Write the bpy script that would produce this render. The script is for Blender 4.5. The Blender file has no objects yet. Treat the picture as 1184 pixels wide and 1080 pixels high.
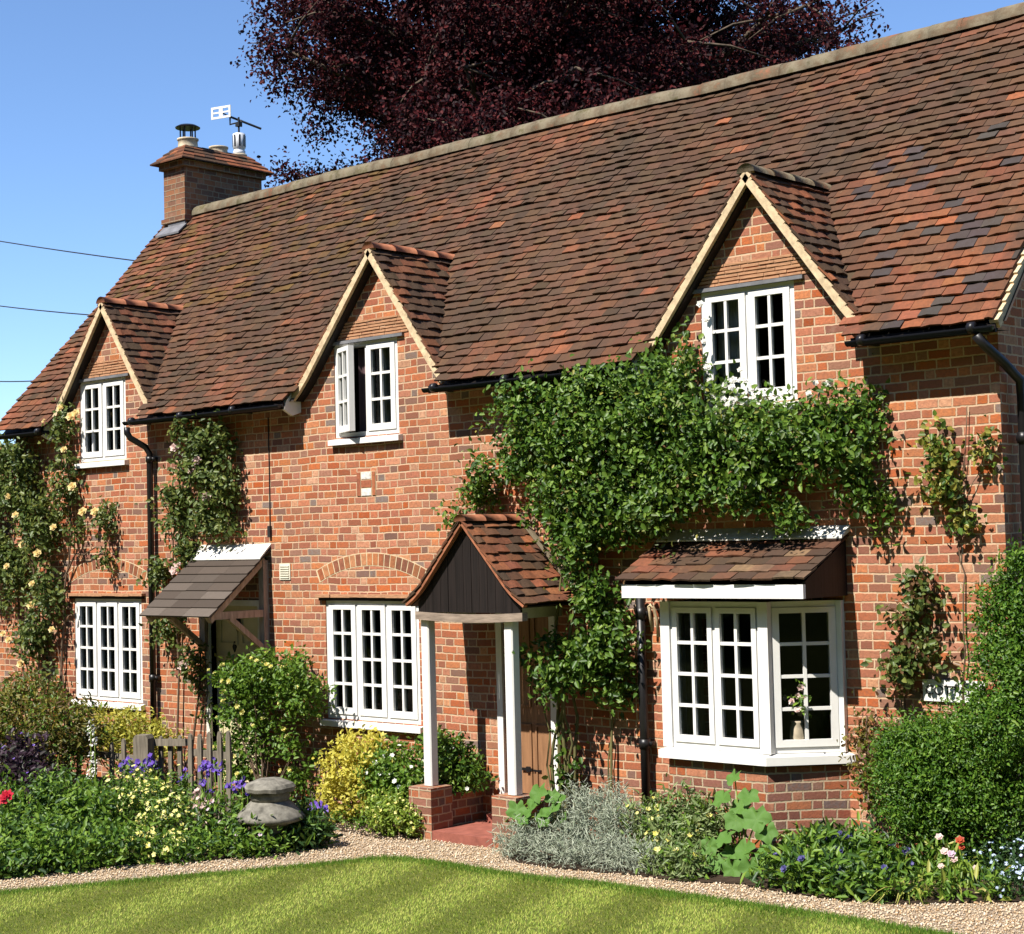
import bpy, math, random
import numpy as np
from mathutils import Vector, Matrix, noise

C = bpy.context.scene.collection
SC = bpy.context.scene
random.seed(7)
RNG = np.random.default_rng(11)
rad = math.radians

# ------------------------------------------------------------------ camera, sky, sun, exposure
FPX, YAW, PITCH, ROLL = 1957.5, 0.73642, 0.04358, -0.02451
CAM = Vector((0.0, -11.4702, 2.6411))
_fw = Vector((-math.sin(YAW) * math.cos(PITCH), math.cos(YAW) * math.cos(PITCH), math.sin(PITCH)))
_r0 = Vector((math.cos(YAW), math.sin(YAW), 0))
_u0 = _r0.cross(_fw)
_rt = math.cos(ROLL) * _r0 + math.sin(ROLL) * _u0
_up = -math.sin(ROLL) * _r0 + math.cos(ROLL) * _u0
cam_d = bpy.data.cameras.new('camera')
cam = bpy.data.objects.new('camera', cam_d)
C.objects.link(cam)
m = Matrix.Identity(4)
for i in range(3):
    m[i][0], m[i][1], m[i][2], m[i][3] = _rt[i], _up[i], -_fw[i], CAM[i]
cam.matrix_world = m
cam_d.sensor_fit = 'HORIZONTAL'
cam_d.sensor_width = 36
cam_d.lens = FPX / 1184 * 36
cam_d.clip_end = 3000
SC.camera = cam

SUN = Vector((-0.10, -1.0, 1.33)).normalized()
world = bpy.data.worlds.new('World')
SC.world = world
world.use_nodes = True
wn = world.node_tree.nodes
bg = wn['Background']
sky = wn.new('ShaderNodeTexSky')
sky.sky_type = 'NISHITA'
sky.sun_disc = False
sky.sun_elevation = math.asin(SUN.z)
sky.sun_rotation = math.atan2(SUN.x, SUN.y)
sky.air_density = 0.75
sky.dust_density = 0.0
sky.ozone_density = 6.0
world.node_tree.links.new(sky.outputs[0], bg.inputs[0])
bg.inputs[1].default_value = 0.12
sd = bpy.data.lights.new('sun', 'SUN')
sd.energy = 5.0
sd.angle = rad(0.53)
sd.color = (1.0, 0.95, 0.86)
so = bpy.data.objects.new('sun', sd)
C.objects.link(so)
so.rotation_euler = SUN.to_track_quat('Z', 'Y').to_euler()
SC.view_settings.view_transform = 'Standard'
SC.view_settings.look = 'None'
SC.view_settings.exposure = 0.85
SC.view_settings.gamma = 1.0
SC.cycles.max_bounces = 6
SC.cycles.diffuse_bounces = 1
SC.cycles.transparent_max_bounces = 10


# ------------------------------------------------------------------ helpers
def ray(px, py):
    return _fw + _rt * ((px - 592) / FPX) - _up * ((py - 540) / FPX)


def at(px, py, y=0.0):
    d = ray(px, py)
    return CAM + d * ((y - CAM.y) / d.y)


def gz(x, y=0):
    """height of the gently rising ground"""
    t = (x + 9.3) / 0.6
    sp = 0.6 * (t if t > 20 else math.log1p(math.exp(t)))
    return min(0.062 * sp, 0.75)


def gnd(px, py):
    z = 0.0
    for _ in range(12):
        d = ray(px, py)
        p = CAM + d * ((z - CAM.z) / d.z)
        z = 0.5 * z + 0.5 * gz(p.x, p.y)
    return Vector((p.x, p.y, gz(p.x, p.y)))


def tag(o, label=None, cat=None, group=None, kind=None):
    if label: o['label'] = label
    if cat: o['category'] = cat
    if group: o['group'] = group
    if kind: o['kind'] = kind
    return o


def empty(name, loc, label=None, cat=None, group=None):
    o = bpy.data.objects.new(name, None)
    o.location = loc
    o.empty_display_size = .2
    C.objects.link(o)
    return tag(o, label, cat, group)


def worldloc(o):
    v = Vector((0, 0, 0))
    while o:
        v += o.location
        o = o.parent
    return v


class Frame:
    """u along, v up, w outward from a surface"""
    def __init__(s, O, U=(1, 0, 0), N=None, V=(0, 0, 1)):
        s.O = Vector(O)
        s.U = Vector(U).normalized()
        s.V = Vector(V).normalized()
        s.N = Vector(N).normalized() if N else s.U.cross(s.V)

    def p(s, u, v, w=0):
        return s.O + s.U * u + s.V * v + s.N * w


W0 = Frame((0, 0, 0))            # the front wall: u = x, v = z, w = -y


class MB:
    def __init__(s):
        s.v, s.f, s.c = [], [], []

    def face(s, pts, col=None):
        b = len(s.v)
        s.v += [tuple(p) for p in pts]
        s.f.append(tuple(range(b, b + len(pts))))
        s.c.append(col)

    def hexa(s, p, col=None):
        b = len(s.v)
        s.v += [tuple(q) for q in p]
        for f in ((0, 3, 2, 1), (4, 5, 6, 7), (0, 1, 5, 4), (1, 2, 6, 5), (2, 3, 7, 6), (3, 0, 4, 7)):
            s.f.append(tuple(b + i for i in f))
            s.c.append(col)

    def box(s, F, u0, u1, v0, v1, w0, w1, col=None):
        p = F.p
        s.hexa([p(u0, v0, w0), p(u1, v0, w0), p(u1, v0, w1), p(u0, v0, w1),
                p(u0, v1, w0), p(u1, v1, w0), p(u1, v1, w1), p(u0, v1, w1)], col)

    def prism(s, F, poly, w0, w1, col=None):
        n = len(poly)
        a = [F.p(u, v, w0) for u, v in poly]
        b = [F.p(u, v, w1) for u, v in poly]
        s.face(a[::-1], col)
        s.face(b, col)
        for i in range(n):
            j = (i + 1) % n
            s.face([a[i], a[j], b[j], b[i]], col)

    def bar(s, a, b, wd, ht, up=(0, 0, 1), col=None):
        a, b = Vector(a), Vector(b)
        d = (b - a).normalized()
        x = d.cross(Vector(up))
        if x.length < 1e-4: x = d.cross(Vector((0, 1, 0)))
        x.normalize()
        z = x.cross(d)
        x *= wd / 2
        z *= ht / 2
        s.hexa([a - x - z, a + x - z, a + x + z, a - x + z, b - x - z, b + x - z, b + x + z, b - x + z], col)

    def tube(s, pts, r, n=8, col=None, cap=True):
        pts = [Vector(p) for p in pts]
        rs = r if isinstance(r, (list, tuple)) else [r] * len(pts)
        rings = []
        ref = Vector((0.31, 0.22, 0.93))
        for i, p in enumerate(pts):
            d = (pts[min(i + 1, len(pts) - 1)] - pts[max(i - 1, 0)])
            if d.length < 1e-6: d = Vector((0, 0, 1))
            d.normalize()
            x = d.cross(ref)
            if x.length < 1e-3: x = d.cross(Vector((1, 0, 0)))
            x.normalize()
            y = d.cross(x)
            b = len(s.v)
            for k in range(n):
                a = 2 * math.pi * k / n
                s.v.append(tuple(p + (x * math.cos(a) + y * math.sin(a)) * rs[i]))
            rings.append(b)
        for i in range(len(rings) - 1):
            for k in range(n):
                k2 = (k + 1) % n
                s.f.append((rings[i] + k, rings[i] + k2, rings[i + 1] + k2, rings[i + 1] + k))
                s.c.append(col)
        if cap:
            s.f.append(tuple(rings[0] + k for k in range(n))[::-1]); s.c.append(col)
            s.f.append(tuple(rings[-1] + k for k in range(n))); s.c.append(col)

    def lathe(s, c, prof, n=20, col=None):
        c = Vector(c)
        rings = []
        for r, z in prof:
            b = len(s.v)
            for k in range(n):
                a = 2 * math.pi * k / n
                s.v.append(tuple(c + Vector((r * math.cos(a), r * math.sin(a), z))))
            rings.append(b)
        for i in range(len(rings) - 1):
            for k in range(n):
                k2 = (k + 1) % n
                s.f.append((rings[i] + k, rings[i] + k2, rings[i + 1] + k2, rings[i + 1] + k)); s.c.append(col)
        s.f.append(tuple(rings[0] + k for k in range(n))[::-1]); s.c.append(col)
        s.f.append(tuple(rings[-1] + k for k in range(n))); s.c.append(col)

    def build(s, name, mat, parent=None, smooth=False):
        me = bpy.data.meshes.new(name)
        V = np.array(s.v, dtype=np.float64)
        off = np.array(worldloc(parent)) if parent else np.zeros(3)
        me.from_pydata((V - off).tolist(), [], s.f)
        me.materials.append(mat)
        # uv in metres: along the horizontal of each face, up its slope
        uv = me.uv_layers.new(name='UVMap')
        me.update()
        nl = len(me.loops)
        nr = np.zeros(len(me.polygons) * 3)
        me.polygons.foreach_get('normal', nr)
        nr = nr.reshape(-1, 3)
        lt = np.zeros(len(me.polygons), dtype=np.int32)
        me.polygons.foreach_get('loop_total', lt)
        li = np.zeros(nl, dtype=np.int32)
        me.loops.foreach_get('vertex_index', li)
        N = np.repeat(nr, lt, axis=0)
        P = V[li]
        hor = np.stack([-N[:, 1], N[:, 0], np.zeros(nl)], 1)
        ln = np.linalg.norm(hor, axis=1)
        flat = ln < 0.15
        hor[flat] = (1, 0, 0)
        ln[flat] = 1
        hor /= ln[:, None]
        # orient u consistently
        sg = np.sign(hor[:, 0] + 0.01 * hor[:, 1])
        sg[sg == 0] = 1
        hor *= sg[:, None]
        vv = np.cross(N, hor)
        sg = np.sign(vv[:, 2] + 0.001 * vv[:, 1])
        sg[sg == 0] = 1
        vv *= sg[:, None]
        UV = np.stack([(P * hor).sum(1), (P * vv).sum(1)], 1)
        uv.data.foreach_set('uv', UV.astype(np.float32).ravel())
        if any(c is not None for c in s.c):
            ca = me.color_attributes.new('Col', 'FLOAT_COLOR', 'CORNER')
            cc = np.array([(c if c is not None else (1, 1, 1)) for c in s.c])
            cc = np.concatenate([cc, np.ones((len(cc), 1))], 1)
            ca.data.foreach_set('color', np.repeat(cc, lt, axis=0).astype(np.float32).ravel())
        if smooth:
            me.polygons.foreach_set('use_smooth', [True] * len(me.polygons))
        o = bpy.data.objects.new(name, me)
        C.objects.link(o)
        if parent: o.parent = parent
        return o


def tri_mesh(name, V, F, mat, parent=None, smooth=False):
    """numpy triangles -> object"""
    me = bpy.data.meshes.new(name)
    off = np.array(worldloc(parent)) if parent else np.zeros(3)
    V = V - off
    n, k = len(F), F.shape[1]
    me.vertices.add(len(V))
    me.vertices.foreach_set('co', V.astype(np.float32).ravel())
    me.loops.add(n * k)
    me.loops.foreach_set('vertex_index', F.astype(np.int32).ravel())
    me.polygons.add(n)
    me.polygons.foreach_set('loop_start', np.arange(0, n * k, k, dtype=np.int32))
    me.update(calc_edges=True)
    me.validate()
    if smooth:
        me.polygons.foreach_set('use_smooth', np.ones(n, dtype=bool))
    me.materials.append(mat)
    o = bpy.data.objects.new(name, me)
    C.objects.link(o)
    if parent: o.parent = parent
    return o


def fbm(p, o=3):
    return noise.fractal(Vector(p), 1.0, 2.0, o)


# ------------------------------------------------------------------ materials
class NT:
    def __init__(s, name):
        s.m = bpy.data.materials.new(name)
        s.m.use_nodes = True
        s.t = s.m.node_tree
        s.b = s.t.nodes['Principled BSDF']
        s.out = s.t.nodes['Material Output']

    def n(s, typ, **kw):
        nd = s.t.nodes.new('ShaderNode' + typ)
        for k, v in kw.items():
            setattr(nd, k, v)
        return nd

    def l(s, a, b):
        s.t.links.new(a, b)

    def val(s, sock, v):
        if hasattr(v, 'is_output') or hasattr(v, 'links'):
            s.l(v, sock)
        else:
            sock.default_value = v

    def math(s, op, a, b=0.0, c=None):
        nd = s.n('Math', operation=op)
        s.val(nd.inputs[0], a)
        s.val(nd.inputs[1], b)
        if c is not None: s.val(nd.inputs[2], c)
        return nd.outputs[0]

    def mix(s, f, a, b, typ='MIX'):
        nd = s.n('MixRGB', blend_type=typ)
        s.val(nd.inputs[0], f)
        for i, c in ((1, a), (2, b)):
            if isinstance(c, tuple): c = (*c[:3], 1)
            s.val(nd.inputs[i], c)
        return nd.outputs[0]

    def ramp(s, f, stops, interp='LINEAR'):
        nd = s.n('ValToRGB')
        cr = nd.color_ramp
        cr.interpolation = interp
        while len(cr.elements) < len(stops): cr.elements.new(0.5)
        for e, (p, c) in zip(cr.elements, stops):
            e.position = p
            e.color = (*c, 1) if len(c) == 3 else c
        s.val(nd.inputs[0], f)
        return nd.outputs[0]

    def noise(s, vec, scale, detail=3, rough=.55):
        nd = s.n('TexNoise')
        if vec is not None: s.l(vec, nd.inputs['Vector'])
        nd.inputs['Scale'].default_value = scale
        nd.inputs['Detail'].default_value = detail
        nd.inputs['Roughness'].default_value = rough
        return nd.outputs['Fac']

    def bump(s, h, strength=.5, dist=.01):
        nd = s.n('Bump')
        nd.inputs['Strength'].default_value = strength
        nd.inputs['Distance'].default_value = dist
        s.l(h, nd.inputs['Height'])
        s.l(nd.outputs[0], s.b.inputs['Normal'])

    def spec(s, v):
        s.b.inputs['Specular IOR Level'].default_value = v

    def rough(s, v):
        s.val(s.b.inputs['Roughness'], v)

    def base(s, v):
        if isinstance(v, tuple): v = (*v[:3], 1)
        s.val(s.b.inputs['Base Color'], v)


def brick_mat(name, palette, mortar, course=.0725, offs=0.0, bond='flemish', dirt=.25):
    s = NT(name)
    uvn = s.n('UVMap')
    pos = s.n('NewGeometry').outputs['Position']
    # wobble the coordinates a little: hand laid courses
    nz = s.n('TexNoise'); s.l(pos, nz.inputs['Vector']); nz.inputs['Scale'].default_value = 1.3; nz.inputs['Detail'].default_value = 2
    nz2 = s.n('TexNoise'); s.l(pos, nz2.inputs['Vector']); nz2.inputs['Scale'].default_value = 22; nz2.inputs['Detail'].default_value = 3
    def cen(nd, amp):
        a = s.n('VectorMath', operation='SUBTRACT'); s.l(nd.outputs['Color'], a.inputs[0]); a.inputs[1].default_value = (.5, .5, .5)
        b = s.n('VectorMath', operation='SCALE'); s.l(a.outputs[0], b.inputs[0]); b.inputs['Scale'].default_value = amp
        return b.outputs[0]
    ad = s.n('VectorMath', operation='ADD'); s.l(uvn.outputs[0], ad.inputs[0]); s.l(cen(nz, .035), ad.inputs[1])
    ad2 = s.n('VectorMath', operation='ADD'); s.l(ad.outputs[0], ad2.inputs[0]); s.l(cen(nz2, .013), ad2.inputs[1])
    sp = s.n('SeparateXYZ'); s.l(ad2.outputs[0], sp.inputs[0])
    u, v = sp.outputs[0], sp.outputs[1]
    vr = s.math('DIVIDE', s.math('ADD', v, offs), course)
    row = s.math('FLOOR', vr)
    fv = s.math('FRACT', vr)
    wn1 = s.n('TexWhiteNoise', noise_dimensions='1D'); s.l(row, wn1.inputs['W'])
    par = s.math('MODULO', row, 2.0)
    sh = s.math('ADD', s.math('MULTIPLY', par, .5), s.math('MULTIPLY', wn1.outputs[0], .34))
    uu = s.math('ADD', s.math('DIVIDE', u, .29), sh)
    cell = s.math('FLOOR', uu)
    fu = s.math('FRACT', uu)
    # split point of stretcher and header varies per cell
    cb = s.n('CombineXYZ'); s.l(cell, cb.inputs[0]); s.l(row, cb.inputs[1])
    wn2 = s.n('TexWhiteNoise', noise_dimensions='3D'); s.l(cb.outputs[0], wn2.inputs['Vector'])
    split = s.math('ADD', .60, s.math('MULTIPLY', wn2.outputs[0], .12))
    hd = s.math('GREATER_THAN', fu, split)
    # distance to the two joints
    d1 = s.math('MINIMUM', fu, s.math('SUBTRACT', 1.0, fu))
    d2 = s.math('ABSOLUTE', s.math('SUBTRACT', fu, split))
    du = s.math('MULTIPLY', s.math('MINIMUM', d1, d2), .29)
    dv = s.math('MULTIPLY', s.math('MINIMUM', fv, s.math('SUBTRACT', 1.0, fv)), course)
    d = s.math('MINIMUM', du, dv)
    fine = s.noise(pos, 60, 3)
    d = s.math('ADD', d, s.math('MULTIPLY', s.math('SUBTRACT', fine, .5), .004))
    mr = s.n('MapRange', interpolation_type='SMOOTHSTEP')
    s.l(d, mr.inputs[0]); mr.inputs[1].default_value = .0046; mr.inputs[2].default_value = .0084
    mask = mr.outputs[0]
    cb2 = s.n('CombineXYZ')
    s.l(s.math('ADD', s.math('MULTIPLY', cell, 2.0), hd), cb2.inputs[0]); s.l(row, cb2.inputs[1]); cb2.inputs[2].default_value = 3.7
    wn3 = s.n('TexWhiteNoise', noise_dimensions='3D'); s.l(cb2.outputs[0], wn3.inputs['Vector'])
    r = wn3.outputs[0]
    # headers are more often the burnt ones
    r2 = s.math('MINIMUM', s.math('ADD', r, s.math('MULTIPLY', hd, .07)), 0.999)
    colr = s.ramp(r2, palette, 'CONSTANT')
    sc = s.n('SeparateColor'); s.l(wn3.outputs[1], sc.inputs[0])
    hsv = s.n('HueSaturation'); s.l(colr, hsv.inputs['Color'])
    s.l(s.math('ADD', .80, s.math('MULTIPLY', sc.outputs[1], .34)), hsv.inputs['Value'])
    s.l(s.math('ADD', .88, s.math('MULTIPLY', sc.outputs[2], .24)), hsv.inputs['Saturation'])
    blot = s.noise(pos, 34, 4, .65)
    mrb = s.n('MapRange'); s.l(blot, mrb.inputs[0]); mrb.inputs[1].default_value = .38; mrb.inputs[2].default_value = .68
    c1 = s.mix(s.math('MULTIPLY', mrb.outputs[0], .62), hsv.outputs[0], (.17, .07, .042), 'MIX')
    mrc = s.n('MapRange'); s.l(s.noise(pos, 70, 3, .7), mrc.inputs[0]); mrc.inputs[1].default_value = .55; mrc.inputs[2].default_value = .75
    c1 = s.mix(s.math('MULTIPLY', mrc.outputs[0], .22), c1, (.55, .30, .17))
    big = s.noise(pos, 1.1, 4, .6)
    mcol = s.mix(s.noise(pos, 9, 3), mortar, tuple(x * .72 for x in mortar))
    c2 = s.mix(mask, mcol, c1)
    wear = s.n('MapRange'); s.l(big, wear.inputs[0]); wear.inputs[1].default_value = .35; wear.inputs[2].default_value = .7
    c3 = s.mix(s.math('MULTIPLY', wear.outputs[0], dirt), c2, (.30, .17, .10))
    # pale lime bloom here and there
    bl = s.n('MapRange'); s.l(s.noise(pos, 5.5, 5, .7), bl.inputs[0]); bl.inputs[1].default_value = .60; bl.inputs[2].default_value = .78
    c4 = s.mix(s.math('MULTIPLY', bl.outputs[0], .20), c3, (.52, .40, .29))
    s.base(c4)
    s.rough(.9); s.spec(.25)
    h = s.math('ADD', s.math('MULTIPLY', mask, .7), s.math('MULTIPLY', fine, .35))
    h = s.math('ADD', h, s.math('MULTIPLY', sc.outputs[0], .25))
    s.bump(h, .8, .010)
    return s.m


PAL = [(0, (.46, .140, .062)), (.20, (.40, .112, .050)), (.38, (.33, .088, .042)), (.50, (.52, .195, .090)),
       (.64, (.43, .150, .075)), (.74, (.235, .082, .055)), (.83, (.31, .135, .085)), (.89, (.155, .085, .068)), (.93, (.165, .140, .13)), (.965, (.54, .27, .15))]
M_BRICK = brick_mat('brick', PAL, (.63, .44, .285))
PAL_D = [(0, (.36, .11, .055)), (.25, (.25, .075, .05)), (.5, (.19, .07, .055)), (.7, (.42, .15, .07)), (.85, (.22, .12, .09)), (.93, (.13, .10, .10))]
M_BRICK_DARK = brick_mat('brick_dark_red', PAL_D, (.50, .40, .27))
PAL_C = [(0, (.24, .10, .05)), (.3, (.17, .07, .038)), (.55, (.12, .055, .038)), (.75, (.28, .135, .07)), (.9, (.085, .055, .042))]
M_BRICK_CHIM = brick_mat('brick_chimney', PAL_C, (.28, .22, .15))


def plain(name, col, rough=.6, spec=.4, var=.12, scale=14, bump=.0, stretch=None, bdist=.004):
    s = NT(name)
    tc = s.n('NewGeometry').outputs['Position']
    vec = tc
    if stretch:
        mp = s.n('Mapping'); s.l(tc, mp.inputs[0]); mp.inputs['Scale'].default_value = stretch; vec = mp.outputs[0]
    nf = s.noise(vec, scale, 5, .6)
    a = tuple(max(0, c * (1 - var)) for c in col)
    b = tuple(min(1, c * (1 + var)) for c in col)
    mr = s.n('MapRange'); s.l(nf, mr.inputs[0]); mr.inputs[1].default_value = .3; mr.inputs[2].default_value = .7
    s.base(s.mix(mr.outputs[0], a, b))
    s.rough(rough); s.spec(spec)
    if bump: s.bump(nf, bump, bdist)
    return s.m


M_WHITE = plain('white_paint', (.77, .755, .72), .4, .4, .07, 3.5, .12)
M_WHITE_OLD = plain('old_white_paint', (.70, .67, .58), .5, .35, .10, 8, .15)
M_BLACK = plain('black_gloss_paint', (.010, .009, .010), .38, .4, .2, 10)
M_DARKWOOD = plain('dark_stained_boards', (.012, .008, .007), .6, .3, .55, 3, .5, (14, 14, .5))
M_GREYWOOD = plain('weathered_timber', (.40, .30, .23), .8, .2, .35, 5, .35, (6, 6, 1.2))
M_BEAM = plain('weathered_beam', (.26, .20, .155), .8, .2, .35, 6, .4, (1.0, 5, 9))
M_FENCE = plain('old_fence_timber', (.17, .145, .11), .85, .2, .4, 5, .5, (8, 8, 1))
M_LEAD = plain('grey_lead', (.15, .15, .16), .55, .4, .25, 9, .2)
M_PALELEAD = plain('pale_lead_flashing', (.72, .69, .63), .6, .3, .18, 9, .3)
M_MORTAR = plain('cream_mortar', (.56, .43, .27), .9, .15, .28, 16, .5)
M_STONE = plain('lichen_stone', (.17, .158, .132), .95, .1, .5, 13, .8)
M_DOORWOOD = plain('varnished_door', (.27, .14, .07), .5, .4, .25, 4, .2, (10, 10, .8))
M_CREAMDOOR = plain('cream_door_paint', (.62, .54, .33), .5, .4, .08, 5)
M_TERRA = plain('terracotta', (.30, .115, .06), .85, .2, .35, 9, .5)
M_CREAMPOT = plain('cream_clay_pot', (.50, .42, .30), .85, .2, .3, 9, .4)
M_STEEL = plain('bright_flue_steel', (.62, .63, .65), .3, .5, .1, 8)
M_SOIL = plain('dark_garden_soil', (.045, .03, .02), .95, .1, .5, 20, 1.0, None, .03)
M_REDTILE = plain('red_quarry_tile', (.26, .085, .06), .7, .3, .25, 10, .2)
M_CURTAIN = plain('grey_curtain_cloth', (.50, .50, .44), .9, .1, .2, 3, 0, (20, 20, .5))
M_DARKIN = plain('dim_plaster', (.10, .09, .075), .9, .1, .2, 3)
M_RUBBER = plain('black_rubber', (.03, .03, .033), .7, .3, .3, 40, .4)
M_CABLE = plain('cable', (.02, .02, .022), .6, .3, .1, 10)
M_BARK = plain('bark', (.10, .075, .055), .95, .1, .4, 8, .6)
M_GREENSTEM = plain('rose_stem', (.13, .12, .045), .7, .3, .35, 8, .2)
M_BROWNSTEM = plain('woody_stem', (.13, .085, .055), .85, .2, .4, 12, .4)
M_LINTEL = plain('tile_creasing', (.40, .21, .115), .9, .2, .35, 14, .5, (1, 5, 10))
M_LETTER = plain('dark_lettering', (.03, .03, .03), .5, .3, .1, 10)
M_PALE = plain('pale_glazed_brick', (.62, .58, .54), .4, .5, .3, 30, .2)

s = NT('roof_tile')
pos = s.n('NewGeometry').outputs['Position']
va = s.n('VertexColor'); va.layer_name = 'Col'
sm = s.noise(pos, 26, 5, .7)
mr = s.n('MapRange'); s.l(sm, mr.inputs[0]); mr.inputs[1].default_value = .3; mr.inputs[2].default_value = .72
c = s.mix(s.math('MULTIPLY', mr.outputs[0], .5), va.outputs[0], (.052, .034, .025))
li = s.n('MapRange'); s.l(s.noise(pos, 11, 6, .75), li.inputs[0]); li.inputs[1].default_value = .62; li.inputs[2].default_value = .74
c = s.mix(s.math('MULTIPLY', li.outputs[0], .5), c, (.27, .22, .13))
mp = s.n('Mapping'); s.l(pos, mp.inputs[0]); mp.inputs['Scale'].default_value = (1.5, .5, .5)
stn = s.n('MapRange'); s.l(s.noise(mp.outputs[0], 1.5, 6, .68), stn.inputs[0]); stn.inputs[1].default_value = .46; stn.inputs[2].default_value = .66
c = s.mix(s.math('MULTIPLY', stn.outputs[0], .52), c, (.050, .039, .031))
s.base(c); s.rough(.95); s.spec(.06)
s.bump(sm, .8, .008)
M_TILE = s.m

s = NT('ridge_tile')
pos = s.n('NewGeometry').outputs['Position']
n1 = s.noise(pos, 3.0, 5, .7)
c = s.ramp(n1, [(.30, (.26, .10, .055)), (.42, (.13, .095, .06)), (.55, (.19, .16, .11)), (.66, (.10, .085, .04)), (.78, (.22, .19, .13))])
s.base(c); s.rough(.95); s.spec(.1)
s.bump(s.noise(pos, 30, 5, .7), .7, .008)
M_RIDGE = s.m

s = NT('wooden_shingle')
pos = s.n('NewGeometry').outputs['Position']
va = s.n('VertexColor'); va.layer_name = 'Col'
sm = s.noise(pos, 18, 5, .7)
c = s.mix(s.math('MULTIPLY', sm, .5), va.outputs[0], (.05, .038, .03))
s.base(c); s.rough(.9); s.spec(.15); s.bump(sm, .5, .005)
M_SHINGLE = s.m

s = NT('window_glass')
tr = s.n('BsdfTransparent'); tr.inputs[0].default_value = (.72, .76, .74, 1)
gl = s.n('BsdfGlossy'); gl.inputs['Roughness'].default_value = .02; gl.inputs[0].default_value = (.8, .85, .85, 1)
fr = s.n('Fresnel'); fr.inputs[0].default_value = 1.28
mx = s.n('MixShader'); s.l(fr.outputs[0], mx.inputs[0]); s.l(tr.outputs[0], mx.inputs[1]); s.l(gl.outputs[0], mx.inputs[2])
s.l(mx.outputs[0], s.out.inputs[0])
M_GLASS = s.m


def leaf_mat(name, cols, trans=.35, rough=.45, spec=.35):
    s = NT(name)
    rp = s.n('NewGeometry').outputs['Random Per Island']
    n = len(cols)
    c = s.ramp(rp, [(i / max(1, n - 1), q) for i, q in enumerate(cols)])
    s.base(c); s.rough(rough); s.spec(spec)
    tl = s.n('BsdfTranslucent')
    hs = s.n('HueSaturation'); s.l(c, hs.inputs['Color']); hs.inputs['Value'].default_value = 1.25; hs.inputs['Hue'].default_value = .49
    s.l(hs.outputs[0], tl.inputs[0])
    mx = s.n('MixShader'); mx.inputs[0].default_value = trans
    s.l(s.b.outputs[0], mx.inputs[1]); s.l(tl.outputs[0], mx.inputs[2])
    s.l(mx.outputs[0], s.out.inputs[0])
    return s.m


L_ROSE = leaf_mat('rose_leaf', [(.026, .058, .007), (.042, .098, .011), (.068, .145, .016), (.115, .205, .026), (.20, .29, .045)])
L_ROSE2 = leaf_mat('pale_rose_leaf', [(.055, .085, .02), (.085, .13, .03), (.12, .165, .035), (.20, .22, .05)])
L_VINE = leaf_mat('yellow_vine_leaf', [(.06, .10, .02), (.13, .17, .03), (.30, .28, .05), (.38, .34, .07)])
L_HEDGE = leaf_mat('hedge_leaf', [(.024, .068, .006), (.050, .130, .010), (.09, .195, .016), (.16, .275, .028)], .35)
L_BUSH = leaf_mat('bush_leaf', [(.05, .11, .010), (.10, .195, .02), (.18, .28, .035)])
L_GOLD = leaf_mat('golden_leaf', [(.50, .46, .06), (.62, .56, .09), (.70, .64, .14), (.40, .42, .06)], .45)
L_GOLDGREEN = leaf_mat('golden_green_leaf', [(.22, .24, .03), (.32, .32, .04), (.42, .38, .05), (.15, .20, .02)])
L_OLIVE = leaf_mat('bronze_olive_leaf', [(.06, .075, .012), (.12, .125, .018), (.22, .19, .028), (.10, .06, .02), (.09, .13, .02)])
L_MID = leaf_mat('perennial_leaf', [(.04, .10, .010), (.085, .175, .017), (.14, .245, .028), (.20, .31, .04)])
L_DARK = leaf_mat('dark_perennial_leaf', [(.025, .06, .018), (.04, .09, .025), (.06, .12, .03)])
L_LIME = leaf_mat('lime_leaf', [(.14, .22, .025), (.20, .29, .035), (.28, .36, .05)])
L_SILVER = leaf_mat('silver_leaf', [(.28, .325, .235), (.38, .42, .32), (.47, .50, .40), (.22, .27, .18)], .25, .8, .1)
L_GREYGREEN = leaf_mat('grey_green_leaf', [(.12, .18, .06), (.17, .23, .08), (.24, .29, .11)], .3)
L_HOLLY = leaf_mat('broad_pale_leaf', [(.055, .135, .025), (.09, .19, .035), (.13, .25, .05)], .25, .6, .2)
L_PURPLE = leaf_mat('purple_foliage', [(.035, .018, .03), (.055, .028, .045), (.03, .045, .02)])
L_BEECH = leaf_mat('copper_beech_leaf', [(.010, .004, .005), (.020, .006, .008), (.050, .010, .011), (.105, .017, .017)], .25, .6, .12)
L_DRY = leaf_mat('dead_brown_leaf', [(.10, .05, .025), (.17, .09, .04), (.22, .13, .06)], .3)
L_GRASS = leaf_mat('lawn_blade', [(.19, .285, .036), (.28, .375, .056), (.39, .45, .085), (.52, .51, .14)], .35, .6, .2)
L_EDGE = leaf_mat('long_grass_blade', [(.08, .17, .018), (.12, .23, .025), (.16, .27, .035)], .35, .6, .2)
L_STRAP = leaf_mat('fading_strap_leaf', [(.25, .30, .05), (.38, .38, .08), (.45, .42, .14)], .35)
F_WHITE = leaf_mat('white_petal', [(.80, .80, .74), (.82, .80, .72)], .3)
F_CREAM = leaf_mat('cream_yellow_petal', [(.72, .55, .22), (.76, .62, .30), (.74, .52, .18)], .3)
F_YELLOW = leaf_mat('yellow_petal', [(.68, .60, .10), (.72, .66, .22), (.72, .70, .34)], .3)
F_PINK = leaf_mat('pale_pink_petal', [(.75, .50, .46), (.72, .58, .52)], .3)
F_MAUVE = leaf_mat('mauve_pink_petal', [(.55, .38, .50), (.66, .52, .58), (.5, .3, .46)], .3)
F_PURPLE = leaf_mat('violet_petal', [(.12, .06, .38), (.20, .11, .50), (.09, .05, .28)], .3)
F_BLUE = leaf_mat('dusky_blue_petal', [(.09, .09, .26), (.14, .13, .34), (.08, .06, .18)], .3)
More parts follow.
